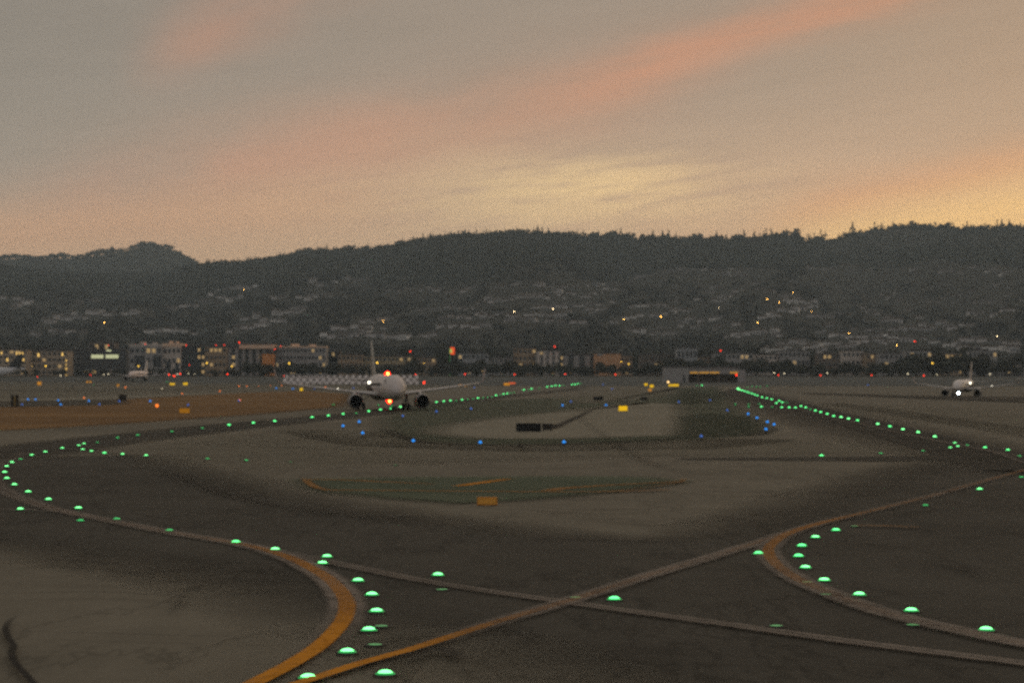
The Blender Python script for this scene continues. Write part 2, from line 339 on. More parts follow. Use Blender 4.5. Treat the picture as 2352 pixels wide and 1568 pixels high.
# tar snakes, skid marks and joints
ribbon('tar_stain', [(42,1424),(22,1438),(13,1456),(20,1478),(31,1497),(27,1514),(36,1538),(60,1565),(90,1600)], .2, m_tar, .6, [0,.6,.95,.9,1,.8,1,1,1])
ribbon('tar_stain', [(900,1530),(960,1518),(1010,1501),(1030,1508),(1065,1530)], .5, m_tar, .7, [0,.3,.6,.7,0])
ribbon('tar_stain', [(1270,985),(1330,957),(1370,937)], 1.4, m_tar, .6, [.8,.6,.1])
ribbon('tar_stain', [(1240,975),(1275,978),(1262,990)], 1.0, m_tar, .6, [.7,.7,.1])
ribbon('tar_stain', [(1195,1018),(1197,1028),(1210,1036)], .5, m_tar, .6, [.2,.6,0])
ribbon('tar_stain', [(1425,917),(1450,905),(1470,893)], 2.5, m_tar, .6, [0,.5,.2])
for p, w, a in [([(1330,960),(1480,1060),(1700,1085)], 1.4, .18), ([(1260,1180),(1500,1205),(1700,1190)], 1.8, .2), ([(380,1085),(560,1150),(900,1200)], 1.5, .25),
                ([(900,1060),(1250,1075),(1650,1060)], 2.5, .22), ([(1100,1165),(1400,1180),(1600,1165)], 1.2, .22), ([(430,1020),(700,1030),(900,1042)], 2, .15),
                ([(0,1378),(250,1374),(500,1392)], .35, .4), ([(0,1465),(400,1476),(640,1480)], .2, .35), ([(395,1425),(415,1385),(430,1370)], .35, .3),
                ([(2130,1290),(2200,1310),(2270,1340)], .6, .35), ([(1500,1520),(1900,1540),(2352,1568)], .6, .2), ([(0,1310),(160,1300),(420,1330)], .9, .18),
                ([(600,1098),(640,1110),(720,1112)], 1.0, .25), ([(1560,1060),(1700,1072),(1880,1075)], 1.0, .25), ([(1560,1130),(1700,1140),(1850,1132)], 2.0, .2),
                ([(520,1010),(640,1018),(780,1000)], 1.5, .2), ([(1980,930),(2150,934),(2352,944)], 2.5, .3), ([(0,1338),(350,1350),(640,1362)], 1.5, .15)]:
    ribbon('tar_stain', p, w, m_tar, .8, [a*.3, a, a*.2])
rs = random.Random(3)
for k in range(26):
    x0 = rs.uniform(150, 2200); y0 = rs.choice([rs.uniform(1030, 1220), rs.uniform(1240, 1500)]); w_ = rs.uniform(120, 420); sl = rs.uniform(-.10, .16)
    ribbon('tyre_mark', [(x0, y0), (x0+w_*.35, y0+w_*sl*.3+rs.uniform(-3,3)), (x0+w_*.7, y0+w_*sl*.75), (x0+w_, y0+w_*sl+rs.uniform(-5,5))], rs.uniform(.15,.6), m_tar, .7, [0, rs.uniform(.15,.4), rs.uniform(.1,.35), 0])
# ------------------------------------------------------------------ hills
RX = [-3000,-900,-300,0,100,180,260,345,400,430,470,560,620,700,850,950,1000,1100,1180,1290,1400,1540,1700,1800,1850,1930,1960,2080,2170,2210,2300,2352,2800,3500,5400]
RY = [640,600,596,622,634,638,640,640,636,624,617,614,605,586,572,555,547,540,533,541,549,553,556,546,556,546,535,523,524,534,524,523,540,560,640]
def und(x, d):
    return (np.sin(x*.0121+d*.0012+1)+.7*np.sin(x*.021-d*.0031)+.5*np.sin(d*.0061+x*.006+2)+.4*np.sin(x*.05+d*.008))/2.6
def dr(x): return 5000+250*np.sin(x*.0037+.5)+120*np.sin(x*.0101)
def hz(x, d):
    x = np.asarray(x, float); d = np.asarray(d, float)
    yr = np.interp(x, RX, RY); r = dr(x); zr = CH+(HY-yr)*r/F
    t = (d-2300)/(r-2300); tt = np.clip(t, 0, 1)
    base = 5.7+(d-1500)*.006
    up = base + (zr-base)*(tt**1.22) + und(x, d)*26*np.sin(np.pi*tt)**.8*(tt<1)
    return np.where(t <= 0, base, np.where(t <= 1, up, zr-(t-1)*160))
def fan(name, xs, rows, zf, m):
    v = []; 
    for k in range(rows[2]):
        for xx in xs:
            d = rows[0](xx)+(rows[1](xx)-rows[0](xx))*k/(rows[2]-1)
            v.append(((xx-CX)*d/F, d, float(zf(xx, d))))
    n = len(xs); f = [(j*n+i, j*n+i+1, (j+1)*n+i+1, (j+1)*n+i) for j in range(rows[2]-1) for i in range(n-1)]
    return tag(link(name, mesh(name, v, f, m, smooth=True)), kind='structure')
m_hill = mat('hill_scrub', (.046,.044,.034), .95, .05, vary=.45, scale=.02)
hx = list(np.linspace(-3000,-240,24))+list(np.arange(-200,2600,14))+list(np.linspace(2640,5400,22))
fan('hills', hx, (lambda x: 1500.0, lambda x: float(dr(x))+900, 120), hz, m_hill)
RY = [b_+(9 if 800 < a_ < 1900 else 14 if 1900 <= a_ < 2400 else 0) for a_, b_ in zip(RX, RY)]
RX2 = [-2000,-500,0,60,100,180,260,310,345,390,430,470,520,600,700,900]; RY2 = [640,600,595,591,593,590,581,569,562,568,593,615,630,645,660,700]
def hz2(x, d):
    zr = CH+(HY-np.interp(x, RX2, RY2))*7000/F; t = (d-5900)/1100
    return np.where(t <= 1, 60+(zr-60)*np.clip(t, 0, 1)**.8, zr-(t-1)*200)
fan('hills', list(np.linspace(-2000,-220,10))+list(np.arange(-200,901,12)), (lambda x: 5900.0, lambda x: 7600.0, 26), hz2, m_hill)
def hill_at(px, py):
    ds = np.linspace(1600, float(dr(px))-10, 400); zz = hz(np.full(400, px), ds); yy = HY-(zz-CH)*F/ds
    k = np.where(yy <= py)[0]; d = ds[k[0]] if len(k) else ds[-1]
    return Vector(((px-CX)*d/F, d, float(hz(px, d)))), d
# ------------------------------------------------------------------ vegetation
m_leafA = mat('dark_foliage', (.066,.070,.052), .9, .05, vary=.5, scale=.15)
m_leafB = mat('olive_foliage', (.068,.066,.046), .9, .05, vary=.5, scale=.15)
m_bark = mat('bark', (.06,.045,.032), .9, .1, vary=.3, scale=2)
def crown_arrays(n, kind, rng, q=.17):
    """leaf clumps through a crown of unit height, unit-ish width: returns verts, quads"""
    V = []; Q = []
    lobes = [(rng.normal(0,.16,3), .24+.14*rng.random()) for _ in range(6)]
    for _ in range(n):
        if kind == 'cone':
            h = rng.random()**.8; r = .26*(1-h)**.9*(.75+.4*rng.random())+.01; a = rng.random()*6.283
            p = np.array((r*math.cos(a), r*math.sin(a), .06+.94*h)); s = q*(.35+.75*(1-h))
        else:
            c_, R_ = lobes[rng.integers(6)]; d = rng.normal(0,1,3); d /= np.linalg.norm(d)
            p = c_*np.array((1.25,1.25,.9)) + d*R_*(.55+.45*rng.random()); p[2] = p[2]*.95+.58; s = q*(.6+.7*rng.random())
        u = rng.normal(0,1,3); u /= np.linalg.norm(u); w = np.cross(u, rng.normal(0,1,3)); w /= np.linalg.norm(w)
        o = len(V); 
        for (a_, b_) in ((-1,-.6),(1,-.8),(.8,.7),(-.7,1)): V.append(p+(u*a_+w*b_)*s*.5)
        Q.append((o,o+1,o+2,o+3))
    return np.array(V), np.array(Q)
def blob_arrays(rng):
    bm = bmesh.new(); bmesh.ops.create_icosphere(bm, subdivisions=1, radius=.38)
    for w in bm.verts: w.co *= .75+.45*rng.random(); w.co.z += .5
    V = np.array([w.co[:] for w in bm.verts]); T = np.array([[w.index for w in q.verts] for q in bm.faces]); bm.free(); return V, T
def forest(name, label, P, H, Wd, conif, m, group=None):
    """one mesh of many trees: uncountable wood"""
    rng = np.random.default_rng(5); temps = []
    for k in range(5): temps.append((crown_arrays(34, 'round', rng, .24), blob_arrays(rng)))
    cones = []
    for k in range(3): cones.append((crown_arrays(44, 'cone', rng, .2), None))
    vs = []; fs = []; o = 0
    for i, p in enumerate(P):
        (V, Q), B = cones[i % 3] if conif[i] else temps[i % 5]
        a = rng.random()*6.283; ca, sa = math.cos(a), math.sin(a); sc = np.array((Wd[i], Wd[i], H[i]))
        R = np.array(((ca,sa,0),(-sa,ca,0),(0,0,1)))
        vs.append((V@R)*sc+p); fs.append(Q+o); o += len(V)
        if B is not None:
            vs.append((B[0]@R)*sc+p); T = B[1]; fs.append(np.c_[T, T[:, :1]]+o); o += len(B[0])
    v = np.concatenate(vs); f = np.concatenate(fs); me = bpy.data.meshes.new(name)
    tri = f[:,0] == f[:,3]; tot = np.where(tri, 3, 4); st = np.concatenate(([0], np.cumsum(tot)[:-1]))
    li = f.reshape(-1); keep = np.ones(len(li), bool); keep[3::4] = ~tri; li = li[keep]
    me.vertices.add(len(v)); me.vertices.foreach_set('co', v.ravel()); me.loops.add(len(li)); me.loops.foreach_set('vertex_index', li.astype(np.int32))
    me.polygons.add(len(f)); me.polygons.foreach_set('loop_start', st.astype(np.int32)); me.polygons.foreach_set('loop_total', tot.astype(np.int32))
    me.materials.append(m); me.update(calc_edges=True); me.validate()
    return tag(link(name, me), label, 'wood', group, 'stuff')
# houses on the slopes: lists of (x0,y0,x1,y1,count,brightness)
ROWS = [(1440,652,1540,628,9,1),(1520,632,1570,626,6,1.5),(1580,630,1780,622,17,1),(1640,645,1720,640,4,.8),(1850,628,1960,620,12,1),(1960,632,2120,624,16,1.1),(2170,630,2240,626,5,.8),(2270,632,2352,630,8,1),
 (1290,668,1420,652,8,.8),(1100,700,1330,680,14,.7),(1130,666,1300,660,8,.6),(1180,735,1400,715,11,.7),(1230,712,1290,706,6,1),(1330,690,1420,668,7,.8),(1440,712,1560,700,9,.7),(1430,735,1480,731,4,1),(1500,729,1580,718,5,.7),(1600,690,1660,665,6,.8),
 (1640,700,1700,672,8,1),(1700,655,1830,690,9,.7),(1740,738,1880,706,11,.9),(1880,690,1925,684,4,1),(1930,700,2020,722,6,.6),(2060,700,2120,740,5,.6),(2180,690,2300,660,8,.5),(2220,730,2330,715,6,.7),(2030,735,2060,750,3,.8),
 (860,685,1010,668,9,.6),(960,715,1100,712,8,.6),(1010,735,1180,725,9,.6),(620,690,760,680,6,.5),(630,724,700,714,7,.8),(820,742,900,736,5,.6),(480,672,590,660,8,.7),(500,692,560,686,5,.7),(380,715,470,700,6,.5),(100,742,240,718,14,.7),(240,730,330,716,5,.5),
 (20,712,70,700,3,.6),(0,690,90,690,4,.5),(520,765,620,750,6,.6),(740,780,860,772,7,.7),(870,783,1000,778,6,.8),(1160,742,1420,745,9,.5),(1500,755,1700,752,6,.4),(1900,760,2200,765,9,.5),(1780,790,1960,800,12,.6),(1960,795,2130,785,8,.6),(2200,780,2340,800,8,.6),(60,770,200,762,6,.5),(1000,760,1120,752,5,.5)]
ROWS += [(700,655,860,648,6,.6),(1180,690,1320,676,7,.9),(1000,680,1090,672,5,.8),(1320,705,1420,700,6,.9),(1560,745,1660,735,6,.8),(1800,700,1900,695,6,.8),(1990,690,2090,680,6,.7),(2120,700,2230,700,6,.6),(2240,700,2352,690,6,.6),(1860,735,1960,728,6,.7),(2080,760,2240,752,7,.7),(760,755,880,760,6,.7),(330,765,460,770,6,.7),(180,700,300,690,5,.5),(560,735,660,742,5,.7),(1660,775,1800,770,8,.7),(1880,775,2060,780,8,.8),(2140,795,2340,815,9,.8),(1740,805,1900,815,9,.8),(1440,765,1560,772,6,.6)]
HP = []
for (x0,y0,x1,y1,k,b) in ROWS:
    for j in range(k):
        t = (j+.5+random.uniform(-.4,.4))/k
        px = x0+(x1-x0)*t; py = y0+(y1-y0)*t+random.gauss(0, 3.2)
        p, d = hill_at(px, py); HP.append((p, d, b*random.uniform(.6,1.25), px, py))
HILL_LAMPS = [(1270,709.5),(1433,733),(1518,727),(1555,705),(1648,690),(1645,672),(1651,706),(1740,741),(1863,715.5),(1913,685),(1895,687),(1762,687),(1760,660),(1960,632),(2040,622),(2246,632),(2259,626),(2333,642),(642,684),(470,778),(72,762),(2290,772),(1490,652),(1330,703),(1180,716),(1050,726),(1705,668),(1590,718),(1790,695),(1822,672),(2010,700),(2100,735),(2200,690),(1460,643),(560,664),(880,738),(1120,688),(1950,765),(2060,792),(2170,742),(240,741),(150,728)]
hpts = np.array([h[0][:] for h in HP]+[hill_at(a_, b_+5)[0][:] for a_, b_ in HILL_LAMPS])
# scattered wood over the hills
n_try = 30000
tx = RNG.uniform(-120, 2470, n_try); rr = dr(tx); tdist = 1900+(rr+60-1900)*RNG.random(n_try)**.85
tz = hz(tx, tdist); TP = np.c_[(tx-CX)*tdist/F, tdist, tz-.6]
sub = (tdist-2300)/(rr-2300); keepp = np.where(sub < .55, .38, np.clip(.38+(sub-.55)*4, 0, .95))
ok = RNG.random(n_try) < keepp
for k in range(len(hpts)):
    dx = np.abs(TP[:,0]-hpts[k,0]*TP[:,1]/hpts[k,1]); dy = hpts[k,1]-TP[:,1]
    ok &= ~((dx < 12) & (dy > -12) & (dy < (150 if k >= len(HP) else 230 if HP[k][4] < 665 else 120)))
TP = TP[ok]; nT = len(TP); H = RNG.uniform(9, 17, nT)
sub = sub[ok]; H *= np.where(sub > .62, 1.15, .66); con = (RNG.random(nT) < .22) & (sub > .5)
H = np.where(con, H*1.45, H)
WT = np.where(con, H*.6, H*RNG.uniform(.95,1.5,nT)); up_ = sub > .60+.05*np.sin(TP[:,0]/TP[:,1]*60)
m_leafC = mat('dry_dark_foliage', (.040,.037,.027), .9, .05, vary=.5, scale=.15)
forest('hillside_wood', 'dense dark wood covering the upper slope below the ridge', TP[up_], H[up_], WT[up_], con[up_], m_leafA)
forest('hillside_wood', 'dark trees growing between the houses of the lower slope', TP[~up_], H[~up_], WT[~up_], con[~up_], m_leafC)
# the ridge line: a continuous fringe of trees
rx_ = np.arange(-60, 2420, 5.2)+RNG.uniform(-1.5,1.5,len(np.arange(-60,2420,5.2))); rd = dr(rx_)-RNG.uniform(0,90,len(rx_))
RP = np.c_[(rx_-CX)*rd/F, rd, hz(rx_, rd)-1.5]; clump = .55+.45*np.sin(rx_*.043+np.sin(rx_*.017)*2)*np.sin(rx_*.13+1)
RH = (7+11*clump+RNG.uniform(-4,7,len(rx_)))*np.where(rx_ > 1350, 1.5, 1.0); rc = RNG.random(len(rx_)) < np.where(rx_ > 1400, .35, .15)
RH = np.where(rc, RH*1.35, RH)
forest('ridge_wood', 'fringe of trees standing along the skyline of the ridge', RP, RH, np.where(rc, RH*.7, RH*1.3), rc, m_leafA)
rx_ = np.arange(-40, 470, 4.0)+RNG.uniform(-1,1,len(np.arange(-40,470,4.0))); RP = np.c_[(rx_-CX)*7000/F, np.full(len(rx_),7000.), hz2(rx_, np.full(len(rx_),7000.))-2]
RH = RNG.uniform(8,16,len(rx_))*np.where(rx_ > 330, .5, 1)+5*np.sin(rx_*.06); RH = np.maximum(RH, 5)
n2 = 2500; fx = RNG.uniform(-60,520,n2); fd = RNG.uniform(6000,7000,n2); FP = np.c_[(fx-CX)*fd/F, fd, hz2(fx, fd)-1]
forest('ridge_wood', 'trees covering the distant rounded hill behind the left end of the ridge', np.r_[RP,FP], np.r_[RH, RNG.uniform(8,14,n2)], np.r_[RH*1.5, RNG.uniform(14,22,n2)], np.zeros(len(RP)+n2, bool), m_leafA)
def tree_mesh(kind, seed, nl=420):
    rng = np.random.default_rng(seed); V, Q = crown_arrays(nl, kind, rng, .12 if kind == 'round' else .1)
    cr = mesh('crown', V.tolist(), Q.tolist(), m_leafA if seed % 2 else m_leafB)
    tb = MB(); tb.bar((0,0,0),(0.01,0,.45 if kind == 'round' else .9), .035, 7, 0, .012)
    if kind == 'round':
        for k in range(4):
            a = k*1.6; tb.bar((0,0,.3),(.22*math.cos(a),.22*math.sin(a),.55+.05*k), .014, 5, 0, .006)
    return cr, tb.me('trunk', m_bark)
TM = {'round': [tree_mesh('round', s) for s in (1,2,3,4,5)], 'cone': [tree_mesh('cone', s) for s in (6,7,8)]}
def tree(name, kind, loc, h, w, label, group, var):
    r = empty(name, loc, random.uniform(0,6), label, 'tree', group); cr, tr = TM[kind][var % len(TM[kind])]
    for nm, me in (('crown', cr), ('trunk', tr)):
        o = link(nm, me, r); o.scale = (w, w, h)
RT = [(1417,537,'cone',1),(1522,531,'cone',.9),(1553,533,'cone',1.1),(1668,537,'cone',1.1),(1752,541,'cone',.8),(1316,532,'round',2),(1479,536,'round',2),(1640,540,'round',1.6),(1835,527,'round',3.2),(1816,533,'round',1.5),(1952,522,'cone',.8),(2023,512,'cone',1.2),(2041,517,'cone',1),(2091,508,'round',3),(2168,507,'round',3),(2229,517,'cone',1.1),(2255,516,'round',2),(2301,502,'cone',1.4),(2318,503,'cone',1.4),(2344,510,'cone',1.2),(945,548,'cone',1),(610,589,'cone',1.2),(640,584,'cone',1),(260,567,'round',2)]
what = {'cone': 'tall pointed conifer', 'round': 'broad round-headed tree'}
for i, (px, py, kd, wf) in enumerate(RT):
    d = float(dr(px))-40 if px > 300 else 6990
    base = float(hz(px, d)) if px > 300 else float(hz2(px, d)); top = CH+(HY-py)*d/F; h = max(14, top-base+1)
    pl = "on the ridge's right end" if px > 1930 else "on the middle of the ridge" if px > 1300 else "on the left slope of the ridge"
    same = [q for q in RT if q[2] == kd and ((q[0] > 1930) == (px > 1930)) and ((q[0] > 1300) == (px > 1300))]; same.sort(); k = same.index(RT[i])
    tree('ridge_tree', kd, ((px-CX)*d/F, d, base-1), h, (9 if kd == 'cone' else 11)*wf*1.1*(1.6 if kd == 'cone' else 1.0), f"{ordi(k)} {what[kd]} from the left {pl}", 'trees on the skyline', i)
# ------------------------------------------------------------------ houses
m_roofs = [mat('brown_roof', (.09,.07,.055), .9, .1), mat('grey_roof', (.12,.11,.105), .9, .1)]
m_walls = [mat('white_house_wall', (.88,.84,.79), .8, .2, vary=.1), mat('grey_house_wall', (.62,.58,.55), .8, .2, vary=.1), mat('dull_house_wall', (.26,.235,.21), .8, .2, vary=.1)]
m_glass = mat('dark_glass', (.03,.035,.04), .25, .5, vary=.2)
def house_mesh(wm, rm, L, D, hh):
    b = MB(); b.box(-L/2,L/2,-D/2,D/2,0,hh,0); e = .5; rh = D*.28
    b.add([(-L/2-e,-D/2-e,hh+.02),(L/2+e,-D/2-e,hh+.02),(L/2+e,D/2+e,hh+.02),(-L/2-e,D/2+e,hh+.02),(-L/2-e,0,hh+rh),(L/2+e,0,hh+rh)],
          [(0,1,5,4),(2,3,4,5),(0,4,3),(1,2,5),(3,2,1,0)], 1)
    for k in range(3): b.box(-L/2+L*(.12+.3*k), -L/2+L*(.28+.3*k), -D/2-.04, -D/2+.1, hh*.35, hh*.75, 2)
    b.box(L*.25,L*.25+.8,-.4,.4,hh,hh+rh+.8,0)
    return b.me('house', [wm, rm, m_glass])
HOUSE_SCALE = (.62, 1.1)
HM = [[house_mesh(m_walls[w], m_roofs[r], L, D, h) for (r,L,D,h) in ((0,13,9,5.5),(1,18,10,4),(0,10,9,6.5))] for w in range(3)]
slope = [(1430,2360,600,660,"below the top wood on the right hillside"),(1430,2360,660,710,"half way up the right hillside"),(1430,2360,710,900,"on the lower right hillside"),
         (700,1430,600,705,"on the upper middle hillside"),(700,1430,705,900,"on the lower middle hillside"),(-50,700,600,705,"on the upper left hillside"),(-50,700,705,900,"on the lower left hillside")]
tone = ["white", "grey", "dull brownish"]
random.shuffle(HP); REST = HP[300:]; HP = HP[:300]
for (p, d, b, px, py) in HP:
    w = 0 if b > .72 else 1 if b > .45 else 2
    o = link('hillside_house', random.choice(HM[w]), None, p+Vector((0,0,-.5))); o.rotation_euler = (0,0,random.gauss(0,.35)); s = random.uniform(*HOUSE_SCALE); s *= 1.25 if py < 665 else 1; o.scale = (s*1.15, s, s*1.1)
    wh = next((q[4] for q in slope if q[0] <= px < q[1] and q[2] <= py < q[3]), "on the hillside")
    tag(o, f"small {tone[w]} house among dark trees {wh}", 'house', f"{tone[w]} houses {wh}")
if REST:                                          # the rest of the far houses, past three hundred
    hb_ = MB()
    for (p, d, b, px, py) in REST:
        L, D, h = random.uniform(8,15), 8, random.uniform(3.5,6); q = p+Vector((0,0,-.5)); mi = 0 if b > .72 else 1
        hb_.box(q.x-L/2,q.x+L/2,q.y-D/2,q.y+D/2,q.z,q.z+h,mi)
        hb_.add([(q.x-L/2-.5,q.y-D/2-.5,q.z+h+.02),(q.x+L/2+.5,q.y-D/2-.5,q.z+h+.02),(q.x+L/2+.5,q.y+D/2+.5,q.z+h+.02),(q.x-L/2-.5,q.y+D/2+.5,q.z+h+.02),(q.x-L/2-.5,q.y,q.z+h+2),(q.x+L/2+.5,q.y,q.z+h+2)],[(0,1,5,4),(2,3,4,5),(0,4,3),(1,2,5)],2)
    tag(hb_.build('scattered_houses', [m_walls[0], m_walls[1], m_roofs[0]]), 'tiny pale houses scattered thinly among the hillside trees', 'houses', None, 'stuff')
# ------------------------------------------------------------------ lamps of all kinds
green = {3: glow('green_lens_bright', (.32,1.65,.50), 1.6), 2: glow('green_lens', (.16,1.3,.36), 1.6), 1: glow('green_lens_dim', (.05,.62,.16), .8), 0: glow('green_lens_faint', (.14,.55,.17), .36)}
m_steel = mat('dark_steel', (.07,.07,.065), .6, .4, .5)
def dome(r, h, n=14, k=5, z=0, flat=1.0):
    return [(r*math.cos(i/k*math.pi/2)**flat if i < k else .004, z+h*math.sin(i/k*math.pi/2)) for i in range(k+1)]
m_halo = glow('green_halo_glow', (.015,.34,.075), .9); m_pit = mat('flush_steel', (.085,.078,.066), .85, .1)
def lamp_meshes(lv, r, h):
    b = MB().lathe(dome(r, h, z=.06), 16, mi=0); lens = b.me('lens', [green[lv]], True)
    t_ = .0; hb = MB().lathe([(r*1.5,-.06),(r*1.5,t_+.005),(r*1.42,t_+.02),(r*.9,t_+.02)], 18); house = hb.me('housing', [m_pit], True)
    c_ = MB().lathe([(r*1.35,-.06),(r*1.35,.045),(r*1.12,.065),(r*.9,.065)], 12, mi=1).lathe(dome(r, h, z=.06), 12, mi=0)
    return lens, house, c_.me('taxiway_light', [green[lv], m_steel], True)
LM = {lv: lamp_meshes(lv, *s) for lv, s in ((3,(.15,.085)),(2,(.15,.09)),(1,(.14,.06)),(0,(.15,.018)))}
HALO = MB().lathe(dome(.19, .055, z=.056), 18).me('halo_ring', [m_halo], True)  # glowing skirt added round the lens to imitate its green halo
def glight(px, py, lv, label, group):
    p = G(px, py); 
    if py > 1015:
        p = G(px, py+4*depth(1200)/depth(py)); p.z = .04
        r = empty('taxiway_light', p, 0, label, 'taxiway light', group)
        link('housing', LM[lv][1], r); ln = link('lens', LM[lv][0], r)
        ln.location.z = -.045
        if lv == 3 or (lv > 1 and py > 1200): link('halo_ring', HALO, r).location.z = -.045
    else:
        p.z += .05
        o = link('taxiway_light', LM[lv][2], None, p); s = 1.0+max(0, (p.y-150)/420); o.scale = (s, s, s*1.5)
        tag(o, label, 'taxiway light', group)
def run(pts, tail, group):
    for i, q in enumerate(pts): glight(q[0], q[1], q[2] if len(q) > 2 else 2, f"{ordi(i)} green taxiway light {tail}", group)
def crop(pts, ox, oy): return [(ox+a/4.695, oy+b/4.695) + tuple(r) for a, b, *r in pts]
run([(707.5,1555,3),(797.6,1496,3),(847.5,1446,3),(865,1403,3),(854,1365,3),(822.5,1333,3),(741,1293,3)], "from the bottom edge round the near orange curve", 'green lights round the near orange curve')
run([(632,1261.5,3),(542,1245,2),(389,1217,1),(268,1191,1),(180,1166.7,3),(111.5,1147,3),(65,1129.4,3),(33,1112.8,3),(15.6,1098.4,3),(10.6,1084.5,3),(15.4,1071,3),(27.7,1061.7,3),(47,1054,1),(73,1045,3),(104,1037.7,3),(143,1029,3),(181,1023,3)],
    "along the left hairpin, counted from the orange curve", 'green lights round the left hairpin')
run([(193,1019,3),(223.6,1015.5,1),(270,1009.5,1),(316,1003,1),(395,995,1),(465,987,1),(526,979.7,2),(582,975,2),(631,970.8,2),(717,961.8,2),(754,958,2),(788,954,2),(818,952,1),(847,947.6,2),(874,944,2),(898,941.6,2),(920,937.3,3)],
    "on the straight towards the near jet, counted from the hairpin", 'green lights leading to the near jet')
run([(869.3,932.4,1),(766,932,1),(899.7,934.6,1)], "from the middle, under the near jet's belly", 'small green lights under the near jet')
run(crop([(297,527,2),(375,518,2),(447,510,2),(510,510,1),(573,500,2),(636,498,1),(693,491,1),(745,483,2),(797,480,1),(847,474,1),(893,467,1),(938,453,2),(983,448,1),(1020,437,2),(1060,432,2),(1098,427,1),(1135,419,1),(1240,392,2),(1290,390,1),(1322,380,2),(1405,375,1),(1490,358,2),(1540,352,2),(1580,345,2),(1625,345,2),(1670,342,1),(1760,335,2),(1790,332,2),(1820,326,2),(1850,322,1)], 939.3, 814),
    "on the far straight, counted from the near jet", 'green lights on the far straight')
run([(190,1032,3),(210,1036,3),(240,1040,2),(281.6,1043,3),(335.5,1046,3),(476.5,1053,1),(566,1056.4,1),(668,1060,0),(908,1067,0)], "in the row crossing to the right from the left hairpin", 'green lights crossing from the hairpin')
run([(46.6,1169.3,3),(185,1194.6,1)], "from the left edge below the hairpin line", 'green lights below the hairpin')
run([(751,1278,3),(1006,1320,3),(1322,1370,0),(1411,1375.5,2),(1783,1435,0)], "from the left along the pale line crossing the foreground", 'green lights on the crossing line')
run([(885,1546,3)], "standing alone below the orange diagonal at the bottom edge", 'green light by the orange diagonal')
run([(861,1478,0),(876,1435.5,0),(1015,1352,0),(1854,1334.7,0),(1897,1363,0),(2097,1433,0)], "from the left among the faint flush near ones", 'faint flush lights')
run([(1742,1271,2)], "standing alone left of the right-hand orange bend", 'green light left of the right bend')
run([(2265,1445.5,3),(2093,1401.6,3),(1973.5,1365,3),(1893,1332,3),(1850,1303,3),(1834,1277,2),(1842,1253.5,2),(1873,1233.5,3),(1920,1217.6,2),(1963,1207,0),(2126,1160,1),(2250,1123.5,3),(2346,1095,1)], "round the right-hand orange bend, counted from the near end", 'green lights round the right bend')
run([(1887,1046,2),(2023,1040.4,1),(2120,1035,1),(2183,1028,3),(2200,1025,3),(2222,1022,1),(2262.5,1027.4,2),(2315,1033,2),(2342,1047,1)], "from the left in the cross row below the right jet", 'green lights in the right cross row')
run([(2193,1017,3),(2147,1007,3),(2109,997,3),(2074,990,3),(2044,983.3,2),(2016,977.6,3),(1969.6,969.3,2),(1949,965,3),(1932,961.4,3),(1915,959,2),(1900,954,2),(1885,949.7,2),(1873,946.2,2),(1861,943,1)]+
    crop([(2220,587,2),(2170,572,2),(2015,530,1),(1968,530,2),(1935,513,2),(1855,497,2),(1800,483,2),(1750,472,2),(1700,455,2),(1670,445,2),(1640,432,2),(1610,422,2),(1590,415,2),(1560,405,2),(1535,398,2),(1515,392,3),(1495,388,3),(1482,380,3),(1498,374,3)], 1377.6, 814),
    "on the long right-hand diagonal, counted from near", 'green lights on the right diagonal')
run(crop([(1463,550,1),(1605,548,1),(1720,545,1),(1743,578,2),(1862,580,1),(1962,585,2),(2043,585,2),(2110,588,2),(1905,538,2),(1605,577,1)], 1377.6, 814), "from the left in the short row left of the right diagonal", 'green lights left of the diagonal')
run(crop([(1590,362,1),(1640,355,1),(1690,357,1),(1730,357,1),(1805,350,1),(1100,342,2),(1047,345,1)], 1377.6, 814), "in the farthest row before the long low shed", 'farthest green lights')
run([(215.5,885,1),(384,879,1)], "from the left on the far runway at the left", 'green lights on the left far runway')
# blue edge lights on stakes
m_blue = glow('blue_globe', (.02,.27,.85), 1.1); m_blued = glow('blue_globe_dim', (.07,.20,.7), .6)
def edge_mesh(mm, rr):
    b = MB().lathe([(.10,-.05),(.10,.03),(.035,.05),(.035,.26),(.07,.27),(.07,.30)], 10, mi=1).lathe([(rr*.9,.30),(rr,.36)]+[(rr*math.cos(i/4*1.57) if i < 4 else .004, .36+.14*math.sin(i/4*1.57)) for i in range(1,5)], 12, mi=0)
    return b.me('edge_light', [mm, m_steel], True)
EB = {1: edge_mesh(m_blue, .13), 0: edge_mesh(m_blued, .12)}
def blues(pts, tail, group):
    for i, q in enumerate(pts):
        p = G(q[0], q[1]); p.z -= .25 if p.y < 300 else 0; p.z = max(p.z, gz(p.y)+.03); p.z = gz(p.y)+.03
        o = link('edge_light', EB[q[2] if len(q) > 2 else 1], None, p); s = 1+max(0, (p.y-150)/500); o.scale = (s, s, s)
        tag(o, f"{ordi(i)} small blue edge light {tail}", 'edge light', group)
blues([(51,936,0),(64.5,924),(81.6,924),(134,926),(139.5,936),(204,927.6),(228.5,936,0),(274,928,0),(345,928),(432,937,0)], "from the left beside the dry grass", 'blue lights beside the dry grass')
blues([(549,927,0),(634.8,896.5),(673,897.6),(722,898,0),(811.5,896,0)], "from the left behind the near jet's left wing", 'blue lights behind the left wing')
blues([(788,988),(825,978),(833,1005),(949.3,1024),(1103.3,1028),(1295.4,1027),(1610.8,1013,0)], "from the left along the near edge of the green island", 'blue lights along the near island edge')
blues([(925.5,964,0),(1002.6,953,0),(1082,946,0),(1292.2,938),(1311,929,0),(1392,937.5),(1559,930,0),(1670.5,950,0)], "from the left along the far edge of the green island", 'blue lights along the far island edge')
